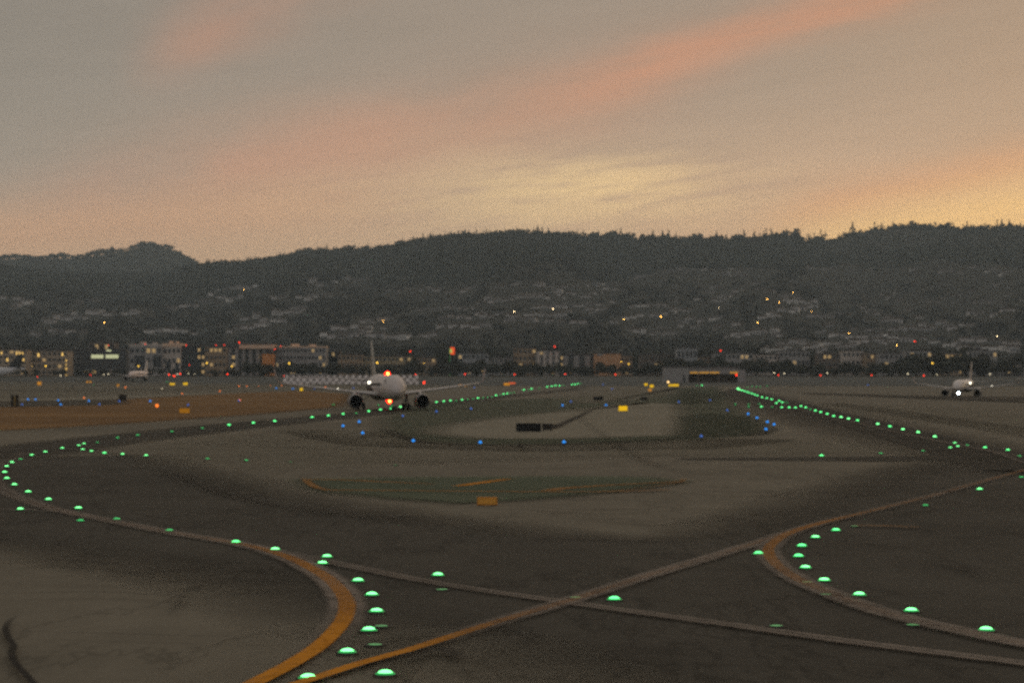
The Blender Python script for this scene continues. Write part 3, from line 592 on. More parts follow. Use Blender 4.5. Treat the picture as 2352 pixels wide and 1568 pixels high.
blues([(1718.4,959),(1738.6,968.5),(1762.7,978.5),(1778,984.5),(1759.3,996)], "from the top down the right end of the green island", 'blue lights at the right island end')
blues([(1089,895,0),(1385,888,0),(1406,898.5,0),(1631,926,0),(1993.7,889,0)], "counted from the left among the far stray ones", 'stray far blue lights')
# red, yellow and white lights on poles near the shore and in the town
m_red = glow('red_globe', (1.0,.035,.008), 3.2); m_yel = glow('yellow_lamp', (1.0,.58,.06), 2.6); m_wh = glow('white_lamp', (1.0,.85,.55), 2.2); m_ora = glow('orange_lamp', (1.0,.20,.02), 1.6)
m_pole = mat('grey_pole', (.14,.14,.13), .6, .3)
def pole_lamp(name, px, py, d, m, r, label, cat, group, ground=None, arm=False):
    top = A(px, py, d); g = (float(hz(px, d)) if d > 1500 else gz(d)) if ground is None else ground
    root = empty(name, (top.x, d, g-.1), 0, label, cat, group); h = max(.35, top.z-g+.1)
    pb = MB().bar((0,0,0),(0,0,h-r*.8), max(.06, h*.008), 8, 0, max(.05, h*.006)).lathe([(.3,0),(.3,.25),(.12,.3)], 8)
    if arm: pb.bar((0,0,h-r*1.5),(r*2,0,h-r*.3), .07, 6)
    pb.build('pole', m_pole, root)
    MB().lathe([(.01,-r)]+[(r*math.cos(t), r*math.sin(t)) for t in np.linspace(-1.3,1.3,7)]+[(.01,r)], 10).build('lamp_head', m, root, (0,0,h), True)
for i, (px, py) in enumerate([(954.6,859.8),(1068,859),(1182,859.8),(1298,858.7),(1413.8,859.8),(1528,859.4),(1568,860.2)]):
    pole_lamp('obstruction_light', px, py, 1480, m_red, .42, f"{ordi(i)} red pole light from the left, shore row beyond the near jet", 'warning light', 'red pole lights along the shore')
for i, (px, py) in enumerate([(1788,861.3),(1884.4,861.5),(2002,861.5),(2122,862.6)]):
    pole_lamp('obstruction_light', px, py, 1480, m_red, .42, f"{ordi(i)} red pole light from the left between shed and right jet", 'warning light', 'red pole lights along the shore')
for i, (px, py, r) in enumerate([(86,866,.35),(208,861,.3),(388,860,.5),(400,863,.6),(414,858,.5),(435,838,.3),(522.5,859,.5),(652.4,862.8,.35)]):
    pole_lamp('obstruction_light', px, py, 1470, m_red, r, f"{ordi(i)} red light on a pole from the left before the town's left half", 'warning light', 'red pole lights before the left town')
for i, (px, py, r, m, cn) in enumerate([(105,840,.5,m_yel,'yellow'),(318,840.5,.5,m_yel,'yellow'),(475,833.5,.55,m_yel,'yellow'),(532.3,841.3,.5,m_yel,'yellow'),(664.4,834,.6,m_yel,'yellow'),(866.3,832.8,.6,m_yel,'yellow'),(973.9,833.6,.3,m_yel,'yellow'),(1427,830,.4,m_yel,'yellow'),(1444,835.5,.45,m_yel,'yellow'),(2141.7,833.6,.55,m_yel,'yellow')]):
    pole_lamp('street_lamp', px, py, 1540, m, r, f"{ordi(i)} yellow street lamp from the left in front of the town", 'street lamp', 'street lamps before the town', arm=True)
for i, (px, py, r) in enumerate([(1778,856,.4),(1801.5,857.2,.35),(1900,856.6,.4),(2085,858.3,.4),(2152,859.6,.3),(2229,858,.4),(2274,858.7,.4)]):
    pole_lamp('street_lamp', px, py, 1505, m_wh, r, f"{ordi(i)} white lamp on a post from the left along the shore road at right", 'street lamp', 'white lamps on the shore road', arm=True)
for i, (px, py, r) in enumerate([(238,860,.3),(249,858.5,.35),(433,857.5,.3),(447,858.5,.25),(139,862,.3),(407,858.5,.3)]):
    pole_lamp('street_lamp', px, py, 1500, m_wh, r, f"{ordi(i)} small pale lamp from the left beside the far parked jets", 'street lamp', 'pale lamps by the far jets', arm=True)
m_hy = glow('hill_yellow_lamp', (1.0,.50,.10), 26.0); m_hw = glow('hill_white_lamp', (1.0,.74,.40), 18.0)
for i, (px, py) in enumerate(HILL_LAMPS):
    p, d = hill_at(px, py+5); pole_lamp('street_lamp', px, py, d, m_hy if i % 3 else m_hw, .55 if i in (2,7,8,0) else .40, f"{ordi(i)} lamp glowing between the houses of the hillside, counted roughly left to right", 'street lamp', 'lamps on the hillside', arm=True)
# ------------------------------------------------------------------ airfield signs
m_signb = mat('black_sign_face', (.012,.013,.013), .5, .3); m_signy = glow('lit_yellow_face', (.95,.56,.006), .78); m_signd = glow('dim_amber_face', (.9,.36,.012), .24); m_signo = mat('yellow_sign_back', (.85,.40,.07), .6, .3)
m_signf = glow('lit_amber_face', (.9,.36,.02), .52); m_signr = glow('lit_red_face', (.9,.13,.03), .6); m_frame = mat('sign_frame', (.03,.03,.028), .5, .4)
def sign(px, py, w, h, face, label, frame=None, rz=0, leg=.25, group=None):
    p = G(px, py); r = empty('taxiway_sign', p, rz, label, 'airfield sign', group)
    MB().box(-w/2,w/2,-.11,.11,leg,leg+h).build('cabinet', frame or m_frame, r)
    MB().box(-w/2+.05,w/2-.05,-.135,-.1105,leg+.05,leg+h-.05).build('panel', face, r)
    for s in (-1, 1):
        MB().bar((s*w*.36,0,-.02),(s*w*.36,0,leg), .05, 8).lathe([(.12,0),(.12,.03),(.06,.04)], 8, (s*w*.36,0,0)).build('leg', m_pole, r)
sign(1214,992.5,2.45,.82,m_signb,"long black sign panel standing on the pale middle of the green island", leg=.08)
sign(1257,991,1.0,.62,m_tarsign if False else mat('brown_sign_face', (.05,.042,.034), .7, .2),"short brown board joined on the right of the long black sign", leg=.18)
sign(1119,1161,.86,.34,m_signo,"low orange marker board at the front edge of the painted green island", mat('orange_board_frame', (.62,.28,.05), .6, .3), leg=.03)
sign(1431,945.5,1.45,.85,m_signy,"bright yellow lit sign right of the long black sign", leg=.12)
sign(424,951,1.6,.8,m_signd,"amber lit sign at the near corner of the dry grass", leg=.12)
sign(1374,920.5,2.3,.85,m_signb,"middle-distance black sign above and right of the long black one", leg=.15)
sign(1479,920.5,1.6,.7,M['brown_sign_face'],"small dark brown sign beside the bright yellow sign", leg=.15)
sign(282,921,1.7,1.3,M['brown_sign_face'],"square dark sign at the top edge of the dry grass", leg=.2)
sign(166.5,894,1.3,1.3,M['brown_sign_face'],"square dark sign on the far runway at the left", leg=.2)
sign(28.5,935,.5,2.1,M['brown_sign_face'],"tall narrow dark board left of the yellow post by the left edge", leg=.15)
sign(33.8,934.5,.5,1.7,mat('dull_yellow_face', (.32,.22,.06), .7, .2),"tall dull yellow marker board between two dark ones by the left edge", leg=.3)
sign(39.3,935,.5,2.1,M['brown_sign_face'],"tall narrow dark board right of the yellow post by the left edge", leg=.15)
for i, (px, py, w, h, m, cn) in enumerate([(90.5,886,2,1.9,m_signf,'amber'),(201,879.5,1.2,1.0,m_signf,'amber'),(208,879.5,1.2,1.0,m_signf,'amber'),(271,889.5,1.2,1.3,m_signf,'amber'),(396,885.5,2.6,1.2,m_signy,'yellow'),(426,885.5,2.2,1.4,m_signy,'yellow'),
        (692.3,898.5,1.3,1.2,m_signy,'yellow'),(1057,888,1.5,1,m_signf,'amber'),(1068,888,1.5,1,m_signf,'amber'),(1164,885.8,3.0,1.3,m_signf,'amber'),(1175.7,882.8,3.6,1,m_signr,'red'),
        (1483.5,886.3,1.6,1.2,m_signy,'yellow'),(1496.9,890.5,1.8,1.3,m_signy,'yellow'),(1492.6,901.2,1.3,1.2,m_signf,'amber'),(1541,888,2.2,1.1,m_signy,'yellow'),(1552.5,888,2.6,1.2,m_signy,'yellow')]):
    sign(px, py, w, h, m, f"{ordi(i)} far lit airfield sign from the left, glowing {cn}", leg=.15, group='far lit airfield signs')
def small_lamp(px, py, m, r, label, group=None, h=.5):
    p = G(px, py); root = empty('marker_lamp', p, 0, label, 'marker lamp', group)
    MB().lathe([(.15,-.03),(.15,.03),(.05,.05),(.05,h-r*.7)], 8).build('stake', m_steel, root)
    MB().lathe([(.01,-r)]+[(r*math.cos(t), r*math.sin(t)) for t in np.linspace(-1.3,1.3,7)]+[(.01,r)], 10).build('globe', m, root, (0,0,h), True)
for i, (px, py, m, r, h) in enumerate([(360.6,938,m_ora,.28,.5),(193,917,m_ora,.17,.4),(418.5,906,m_ora,.2,.4),(288,893,m_ora,.4,.7),(550.6,923.5,m_ora,.18,.45),(549,889,m_ora,.32,.5),(567,889,m_ora,.3,.5),(594,889,m_ora,.2,.5),(621,888,m_ora,.2,.5),(647,888,m_ora,.25,.5),(692.7,887,m_ora,.32,.5),(747.6,891.5,m_ora,.25,.5),(372,895,m_wh,.22,.5),(505,901,m_ora,.2,.5)]):
    small_lamp(px, py, m, r, f"{ordi(i)} tiny marker lamp counted outwards over the left grass and runway, {'white' if m is m_wh else 'orange'}", 'marker lamps on the left field', h)
for i, (px, py, r) in enumerate([(973.5,882.5,.5),(974.5,878,.4)]):
    pole_lamp('obstruction_light', px, py-1, 1120, m_red, r, ("lower" if i == 0 else "upper")+" of the two stacked red lights right of the near jet", 'warning light', 'stacked red lights', arm=False)
pole_lamp('flood_lamp', 1534.6, 877.3, 1150, glow('warm_flood', (1,.62,.25), 2.6), .55, "warm bright flood lamp left of the long low shed", 'flood lamp', None)
# ------------------------------------------------------------------ blast fence
fm = bpy.data.materials.new('checkered_fence'); fm.use_nodes = True; t = fm.node_tree; b = t.nodes['Principled BSDF']; b.inputs['Roughness'].default_value = .7
tcn = t.nodes.new('ShaderNodeTexCoord'); ck = t.nodes.new('ShaderNodeTexChecker'); ck.inputs['Scale'].default_value = .62
ck.inputs['Color1'].default_value = (.92,.84,.80,1); ck.inputs['Color2'].default_value = (.36,.31,.29,1)
t.links.new(tcn.outputs['Object'], ck.inputs['Vector']); t.links.new(ck.outputs['Color'], b.inputs['Base Color'])
d = 1085; pa = A(650, 884, d); pb_ = A(962, 884, d); wl = pb_.x-pa.x; hgt = 22.5*d/F
bf = empty('blast_fence', (pa.x, d, gz(d)-.1), 0, "long pale checkered blast fence standing behind the near jet", 'fence')
nb = 22
for k in range(nb):
    x0 = wl*k/nb; x1 = wl*(k+1)/nb-.12; zt = hgt+gz(0)
    v = [(x0,0,.3),(x1,0,.3),(x1,.9,hgt*.6),((x0+x1)/2+.9,1.6,hgt),((x0+x1)/2-.9,1.6,hgt),(x0,.9,hgt*.6)]
    vv = v+[(a,b_+.15,c_) for a,b_,c_ in v]; n6 = 6
    fcs = [tuple(range(6)), tuple(range(11,5,-1))]+[(i,(i+6),(i+1)%6+6,(i+1)%6) for i in range(6)]
    link('fence_panel', mesh('fence_panel', vv, fcs, fm), bf)
    MB().bar((x0,.5,0),(x0,2.2,hgt*.95), .1, 6).bar((x0,.5,0),(x0,4,0.05), .08, 6).bar((x0,4,0),(x0,1.9,hgt*.8), .08, 6).build('post', m_pole, bf)
# ------------------------------------------------------------------ town buildings
m_dimlit = glow('dim_lit_window', (1,.66,.28), .32); m_lit = glow('lit_window', (1,.62,.16), 1.0); m_litg = glow('lit_office_band', (.80,.82,.46), .62)
def building(x0, x1, yt, d, wall, label, floors=4, bays=8, band=True, par=True, lit=(), depth_m=22, name='town_building', roofc=None, cols=0, colm=None, yb=None, rh=.6):
    a = A(x0, yt, d); b_ = A(x1, yt, d); w = b_.x-a.x; g = float(hz((x0+x1)/2, d)) if yb is None else A(0, yb, d).z; h = a.z-g
    r = empty(name, ((a.x+b_.x)/2, d, g-.3), 0, label, 'building'); h += .3
    wb = MB().box(-w/2,w/2,0,depth_m,0,h)
    wb.build('wall', wall, r)
    rb = MB().box(-w/2-.3,w/2+.3,-.3,depth_m+.3,h,h+rh); rb.box(-w*.2,-w*.05,6,12,h+rh,h+rh+1.8).box(w*.15,w*.28,7,13,h+rh,h+rh+1.4)
    rb.build('roof', roofc or m_roofs[1], r)
    fh = h/floors
    if band:
        wm_ = MB().box(-w/bays*.32, w/bays*.32, -.06, .12, -fh*.22, fh*.22).me('window', [m_glass])
        wml_ = wm_.copy(); wml_.materials[0] = m_dimlit
        for k in range(floors):
            for j in range(bays): link('window', wm_ if random.random() > .13 else wml_, r, (-w/2+w*(j+.5)/bays, 0, fh*(k+.575)))
    for (fx, fz, ww, hh_, m) in lit:
        cx = -w/2+w*fx; cz = h*fz; MB().box(cx-ww/2,cx+ww/2,-.16,-.061,cz-hh_/2,cz+hh_/2).build('lit_window', m, r)
    for j in range(cols):
        cx = -w/2+w*(j+.5)/cols; MB().box(cx-w*.12/cols*2,cx+w*.12/cols*2,-1.4,-.2,0,h*.96).build('pillar', colm, r)
    return r
wA = mat('dark_brick_wall', (.19,.15,.12), .85, .1); wB = mat('grey_concrete_wall', (.38,.36,.345), .85, .1); wC = mat('tan_wall', (.40,.29,.19), .85, .1); wD = mat('orange_stucco_wall', (.66,.36,.19), .85, .1)
wE = mat('dark_grey_wall', (.11,.11,.11), .85, .1); wF = mat('pale_blue_wall', (.36,.37,.375), .85, .1); wG = mat('light_stone_wall', (.64,.56,.49), .85, .1); wH = mat('teal_dark_wall', (.06,.07,.075), .8, .2)
yl = lambda fx, fz, s=1.0: (fx, fz, 1.1*s, 2.0*s, m_lit)
wI = mat('brown_facade', (.48,.38,.28), .85, .1)
building(-60,60,803,1640,wI,"dark brick block with scattered yellow windows at the far left edge",5,9,lit=[yl(.53,.88),yl(.64,.62,1.2),yl(.82,.86),yl(.85,.62),yl(.88,.86),yl(.9,.62),yl(.93,.86),yl(.95,.62)])
building(60,155,806,1660,wI,"low dark block right of the dark swept tail fin",4,8,lit=[yl(.06,.86),yl(.3,.84,1.4),yl(.13,.4),yl(.88,.87,1.2),(.97,.62,.9,1.6,m_lit),(.97,.28,1.2,2,m_lit),(.97,.02,.9,1.6,m_lit),(.97,.45,.8,1.2,m_lit)])
building(157,290,803,1700,wE,"dark office block with one long pale lit floor",4,8,lit=[(.50,.74,9.5,2.9,m_litg),(.755,.74,10,2.9,m_litg),(.70,.97,3.6,1.6,m_litg)])
building(205,262,786,1760,wA,"dark brick stair block rising behind the lit office floor",3,5)
wK = mat('afterglow_fascia', (.88,.62,.44), .7, .1, vary=.1)  # afterglow on the parapet and cornices put into this base colour
building(297,372,795.5,1640,wB,"grey concrete block with two dark square openings",3,6,roofc=wG,rh=1.7,lit=[(.32,.5,7.5,9,m_glass),(.86,.5,6,9,m_glass)])
building(374,415,796,1645,wG,"pale stone block with a broad light cornice beside the grey block",3,4,roofc=wK,rh=2.6,lit=[(.3,.35,4,7,m_glass),(.8,.3,3,7,m_glass)])
building(416,471,796,1650,wH,"dark glass block between the pale stone block and the brown lit corner",4,6)
building(471,520,797,1640,wC,"brown corner building lit by a yellow lamp",4,5)
building(520,632,796,1650,wE,"long dark block under the bright orange parapet",4,10,cols=7,colm=wB)
building(549,630,790.5,1646,wK,"bright orange parapet storey on top of the long dark block",1,1,band=False,yb=799.5,depth_m=16)
building(602,628,812,1636,mat('orange_lit_wall', (.80,.32,.10), .8, .1),"small block coloured orange-lit in front of the long dark block",2,1,band=False,yb=None,depth_m=12)  # orange light on this wall put into its colour
building(632,748,798,1660,wB,"grey terrace with small window bays and a light roof edge",4,14,roofc=wK,rh=1.1)
building(776,832,815,1640,wC,"tan building with an arched dark gap left of the near jet's fin",3,6)
building(832,945,819,1650,mat('buff_wall', (.42,.34,.21), .85, .1),"long buff building behind the near jet's fin",3,12)
building(700,780,806,1720,wA,"brown block behind the grey terrace",3,8)
building(1052,1122,812,1640,wF,"pale blue-grey low block right of the red and green sign",3,7)
building(1180,1232,800,1660,wC,"tan upper block among dark trees at the middle of the town",4,5)
building(1230,1285,806,1650,wB,"grey striped block with upright pale bays at the middle of the town",5,6,cols=4,colm=wG)
building(1286,1362,815,1660,wE,"dark grey block left of the orange stucco building",3,8,cols=3,colm=wB)
building(1366,1426,812,1630,wD,"orange stucco building with a notched roof",3,6,band=False,lit=[(.2,.97,4,2.4,M['grey_concrete_wall']),(.62,.4,2.2,3,m_glass)])
building(1428,1452,818,1650,wC,"small brown block right of the orange stucco building",3,3)
building(1555,1602,800,1680,wF,"pale gabled hall standing on a rise above dark trees",2,5)
building(1470,1545,815,1700,wA,"brown block left of the pale gabled hall",3,7)
building(1640,1730,812,1700,wB,"grey low block right of the pale gabled hall",3,9)
building(1790,1860,806,1720,wB,"grey block among trees right of the middle",3,7)
building(1880,1930,812,1690,wA,"brown house block among trees left of the tall dark trees",3,5)
building(1935,1985,806,1740,wG,"light stone block among trees before the right hillside",3,5)
building(2020,2075,812,1700,wB,"grey house block left of the yellow street lamp at right",3,5)
building(2316,2345,838,1590,wG,"pale block at the right edge with three lit floors",3,3,lit=[(.3,.78,3,1.6,m_lit),(.3,.5,3,1.6,m_lit)],depth_m=14)
building(2295,2380,852,1540,wB,"long low grey shed at the right edge behind the right jet",2,9,depth_m=20)
for (x0, x1, yt, wm2, lb) in ((746,777,808,wG,"pale narrow block between the grey terrace and the arched tan building"),(955,1000,822,wC,"low tan block just right of the near jet's fin"),(1126,1177,823,wB,"low grey block right of the pale blue-grey one"),(1604,1638,821,wC,"low tan house right of the pale gabled hall"),
    (1734,1786,815,wG,"light low block above the right end of the long low shed"),(1990,2017,812,wC,"small tan house right of the light stone block"),(2080,2140,806,wB,"grey terrace behind the yellow street lamp at right"),(2150,2212,812,wC,"tan row of houses behind the right jet's left wing"),(2225,2290,806,wB,"grey row of houses behind the right jet's fin")):
    building(x0, x1, yt, 1720, wm2, lb, 3, max(3, int((x1-x0)/9)))
# the long low shed with amber strip lights
d = 1180; a = A(1526,842,d); b_ = A(1712,842,d); g = gz(d); sh = empty('shed', ((a.x+b_.x)/2, d, g-.2), 0, "long low shed with a dark open bay under amber strip lights", 'building'); w = b_.x-a.x; h = a.z-g
X = lambda px: (px-1619)*d/F
MB().box(X(1526),X(1582),0,16,0,h).build('wall', wB, sh); MB().box(X(1695),X(1712),0,16,0,h*.86).build('wall', wB, sh); MB().box(X(1582),X(1695),.6,16,h*.56,h).build('wall', wB, sh)
MB().box(X(1582),X(1695),9,16,0,h*.559).build('back_wall', wA, sh); MB().box(X(1524),X(1714),-.5,16.5,h+.02,h+.5).build('roof', m_roofs[1], sh)
MB().box(X(1603),X(1605),.1,.58,0,h*.55).build('pillar', wA, sh); MB().box(X(1650),X(1652),.1,.58,0,h*.55).build('pillar', wA, sh)
m_strip = glow('amber_strip', (1,.48,.05), .42)
for (u0, u1) in ((1585,1603),(1606,1628),(1630,1652),(1677,1701)):
    MB().box(X(u0),X(u1),.25,.58,h*.60,h*.60+.75).build('strip_light', m_strip, sh)
MB().box(X(1569),X(1574),-.08,.1,0,h*.45).build('door', m_glass, sh)
pole_lamp('obstruction_light', 1691.3, 861, 1170, m_red, .5, "red light before the right end of the long low shed", 'warning light', None)
# red lights on the roofs
for i, (px, py, r) in enumerate([(249,793,.3),(312,793,.2),(334,791.5,.5),(428,794,.4),(496,792.5,.35),(515,792,.35),(549.6,787.5,.5),(631.8,802,.42),(645,795,.3),(942.3,806.8,.5),(1274,795.5,.5),(1655,805,.5),(2101,784,.5)]):
    roof = next((b for (x0, x1, b) in ((205,262,786),(297,372,794),(374,415,793),(416,471,796),(471,520,797),(549,630,790),(632,748,798)) if x0 <= px <= x1), 812)
    root = empty('rooftop_light', A(px, roof-1.5 if py < roof else py+2, 1642), 0, f"{ordi(i)} red warning light from the left on the roofs and masts of the town", 'warning light', 'red lights on the roofs')
    hh_ = max(.6, (roof-1.5-py)*1642/F) if roof != 812 else 1.2
    if roof == 812:
        gg = float(hz(px, 1642)); root.location.z = gg; hh_ = A(px, py, 1642).z-gg
    MB().bar((0,0,-.3),(0,0,hh_-r*.6), .08, 6).build('mast', m_pole, root)
    MB().lathe([(.01,-r)]+[(r*math.cos(t), r*math.sin(t)) for t in np.linspace(-1.3,1.3,7)]+[(.01,r)], 10).build('lamp_head', m_red, root, (0,0,hh_), True)
# upright red and green sign
d = 1600; p = A(1038,866,d); p.z = float(hz(1038,d)); zt = lambda py: A(0,py,d).z-p.z
sg = empty('pylon_sign', p, 0, "upright red and green lit sign on a green mast above the dark trees", 'sign')
MB().bar((-1.6,0,0),(-1.6,0,zt(799)), .3, 8).build('mast', glow('green_lit_mast', (.14,.5,.16), .16), sg)
MB().box(-1.2,2.0,-.3,.3,zt(814),zt(797)).build('red_panel', glow('red_lit_panel', (1,.10,.02), .75), sg)
MB().box(-1.6,.2,-.42,-.305,zt(810),zt(801)).build('yellow_panel', glow('yellow_green_panel', (.6,.6,.1), .7), sg)
# ------------------------------------------------------------------ trees of the town
TB = []
def belt(x0, x1, n, yt0, yt1, d0, d1, tail, group, wide=1.15):
    for i in range(n):
        px = x0+(x1-x0)*(i+.5+random.uniform(-.35,.35))/n; d = random.uniform(d0, d1); g = float(hz(px, d)); top = A(px, random.uniform(yt0, yt1), d).z; h = max(5, top-g)
        tree('town_tree', 'round', ((px-CX)*d/F, d, g-.3), h*1.06, h*random.uniform(wide*.9, wide*1.4), f"{ordi(i)} dark bushy tree from the left {tail}", group, i)
belt(560,780,12,831,842,1560,1610,"in the belt before the grey terrace", 'trees before the grey terrace')
belt(785,960,9,836,848,1560,1610,"in the belt behind the near jet", 'trees behind the near jet')
belt(945,1200,13,826,842,1560,1620,"in the belt below the red and green sign", 'trees below the red and green sign')
belt(1190,1530,16,832,848,1560,1610,"in the belt before the middle of the town", 'trees before the middle of the town')
belt(1530,1740,10,818,838,1600,1650,"behind the long low shed", 'trees behind the low shed')
belt(1735,2000,14,826,850,1530,1610,"in the belt right of the long low shed", 'trees right of the low shed')
belt(2000,2352,18,815,848,1530,1600,"in the belt behind the right jet", 'trees behind the right jet')
for i_, px in enumerate((1026,1036,1046)):
    g_ = float(hz(px,1585)); h_ = A(px, 827+i_*2, 1585).z-g_; tree('town_tree', 'round', ((px-CX)*1585/F, 1585, g_-.3), h_, h_*1.2, f"{ordi(i_)} dark tree from the left hiding the green mast's foot", 'trees at the green mast', i_)
belt(-10,560,20,846,858,1550,1600,"in the low belt before the left town blocks", 'low trees before the left town')
belt(1900,2352,12,795,822,1700,1850,"in the tall group under the right hillside", 'tall trees under the right hillside')
belt(-20,760,16,790,806,1800,1950,"behind the left town's roofs", 'trees behind the left town roofs')
belt(760,1900,24,796,815,1750,1950,"behind the middle of the town", 'trees behind the middle town')
# ------------------------------------------------------------------ aeroplanes
m_tyre = mat('tyre_rubber', (.02,.02,.02), .8, .2); m_fan = mat('engine_intake', (.014,.013,.013), .5, .3); m_lip = mat('bare_metal', (.42,.41,.40), .35, .5, .8); m_strut = mat('gear_strut', (.20,.20,.19), .5, .4, .3)
m_wing = mat('grey_wing_paint', (.58,.55,.52), .5, .4, vary=.08); m_nac = mat('grey_nacelle_paint', (.22,.205,.195), .45, .4, vary=.1); m_win = mat('cockpit_glass', (.015,.017,.02), .15, .6)
m_beac = glow('beacon_red', (1.0,.014,.003), 5.0); m_flare = glow('beacon_flare_core', (1.0,.55,.08), 8.0); m_land = glow('landing_lamp', (.85,.97,1.0), 14.0); m_wl = glow('wing_lamp', (1,.92,.72), 4.0)
def two_tone_hull(name, top, low, k0, slope):  # hull coloured low below a slanting line, top above it
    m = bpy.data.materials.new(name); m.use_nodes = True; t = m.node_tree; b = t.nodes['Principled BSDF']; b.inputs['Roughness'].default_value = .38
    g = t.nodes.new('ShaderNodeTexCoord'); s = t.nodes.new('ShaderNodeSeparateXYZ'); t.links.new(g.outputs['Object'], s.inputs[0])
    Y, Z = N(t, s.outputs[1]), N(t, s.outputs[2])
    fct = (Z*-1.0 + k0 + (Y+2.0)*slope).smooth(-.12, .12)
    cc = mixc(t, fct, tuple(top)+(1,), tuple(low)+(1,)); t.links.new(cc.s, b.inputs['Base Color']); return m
def aerofoil(c, th):
    xs = [0,.02,.08,.2,.4,.65,1.0]; up = [0,.35,.68,.95,.95,.6,.02]
    return [(x*c, th*u/2*c*1.0) for x, u in zip(xs, up)] + [(x*c, -th*u*.8/2*c) for x, u in list(zip(xs, up))[-2:0:-1]]
def loft(secs, mats, name, parent, smooth=True):
    """secs: list of rings (equal length) of points"""
    n = len(secs[0]); v = [p for s in secs for p in s]; f = []
    for i in range(len(secs)-1):
        for k in range(n): f.append((i*n+k, i*n+(k+1)%n, (i+1)*n+(k+1)%n, (i+1)*n+k))
    f.append(tuple(range(n))[::-1]); f.append(tuple(range((len(secs)-1)*n, len(secs)*n)))
    me = mesh(name, v, f, mats, smooth=smooth)
    bm = bmesh.new(); bm.from_mesh(me); bmesh.ops.recalc_face_normals(bm, faces=bm.faces); bm.to_mesh(me); bm.free()
    return link(name, me, parent)
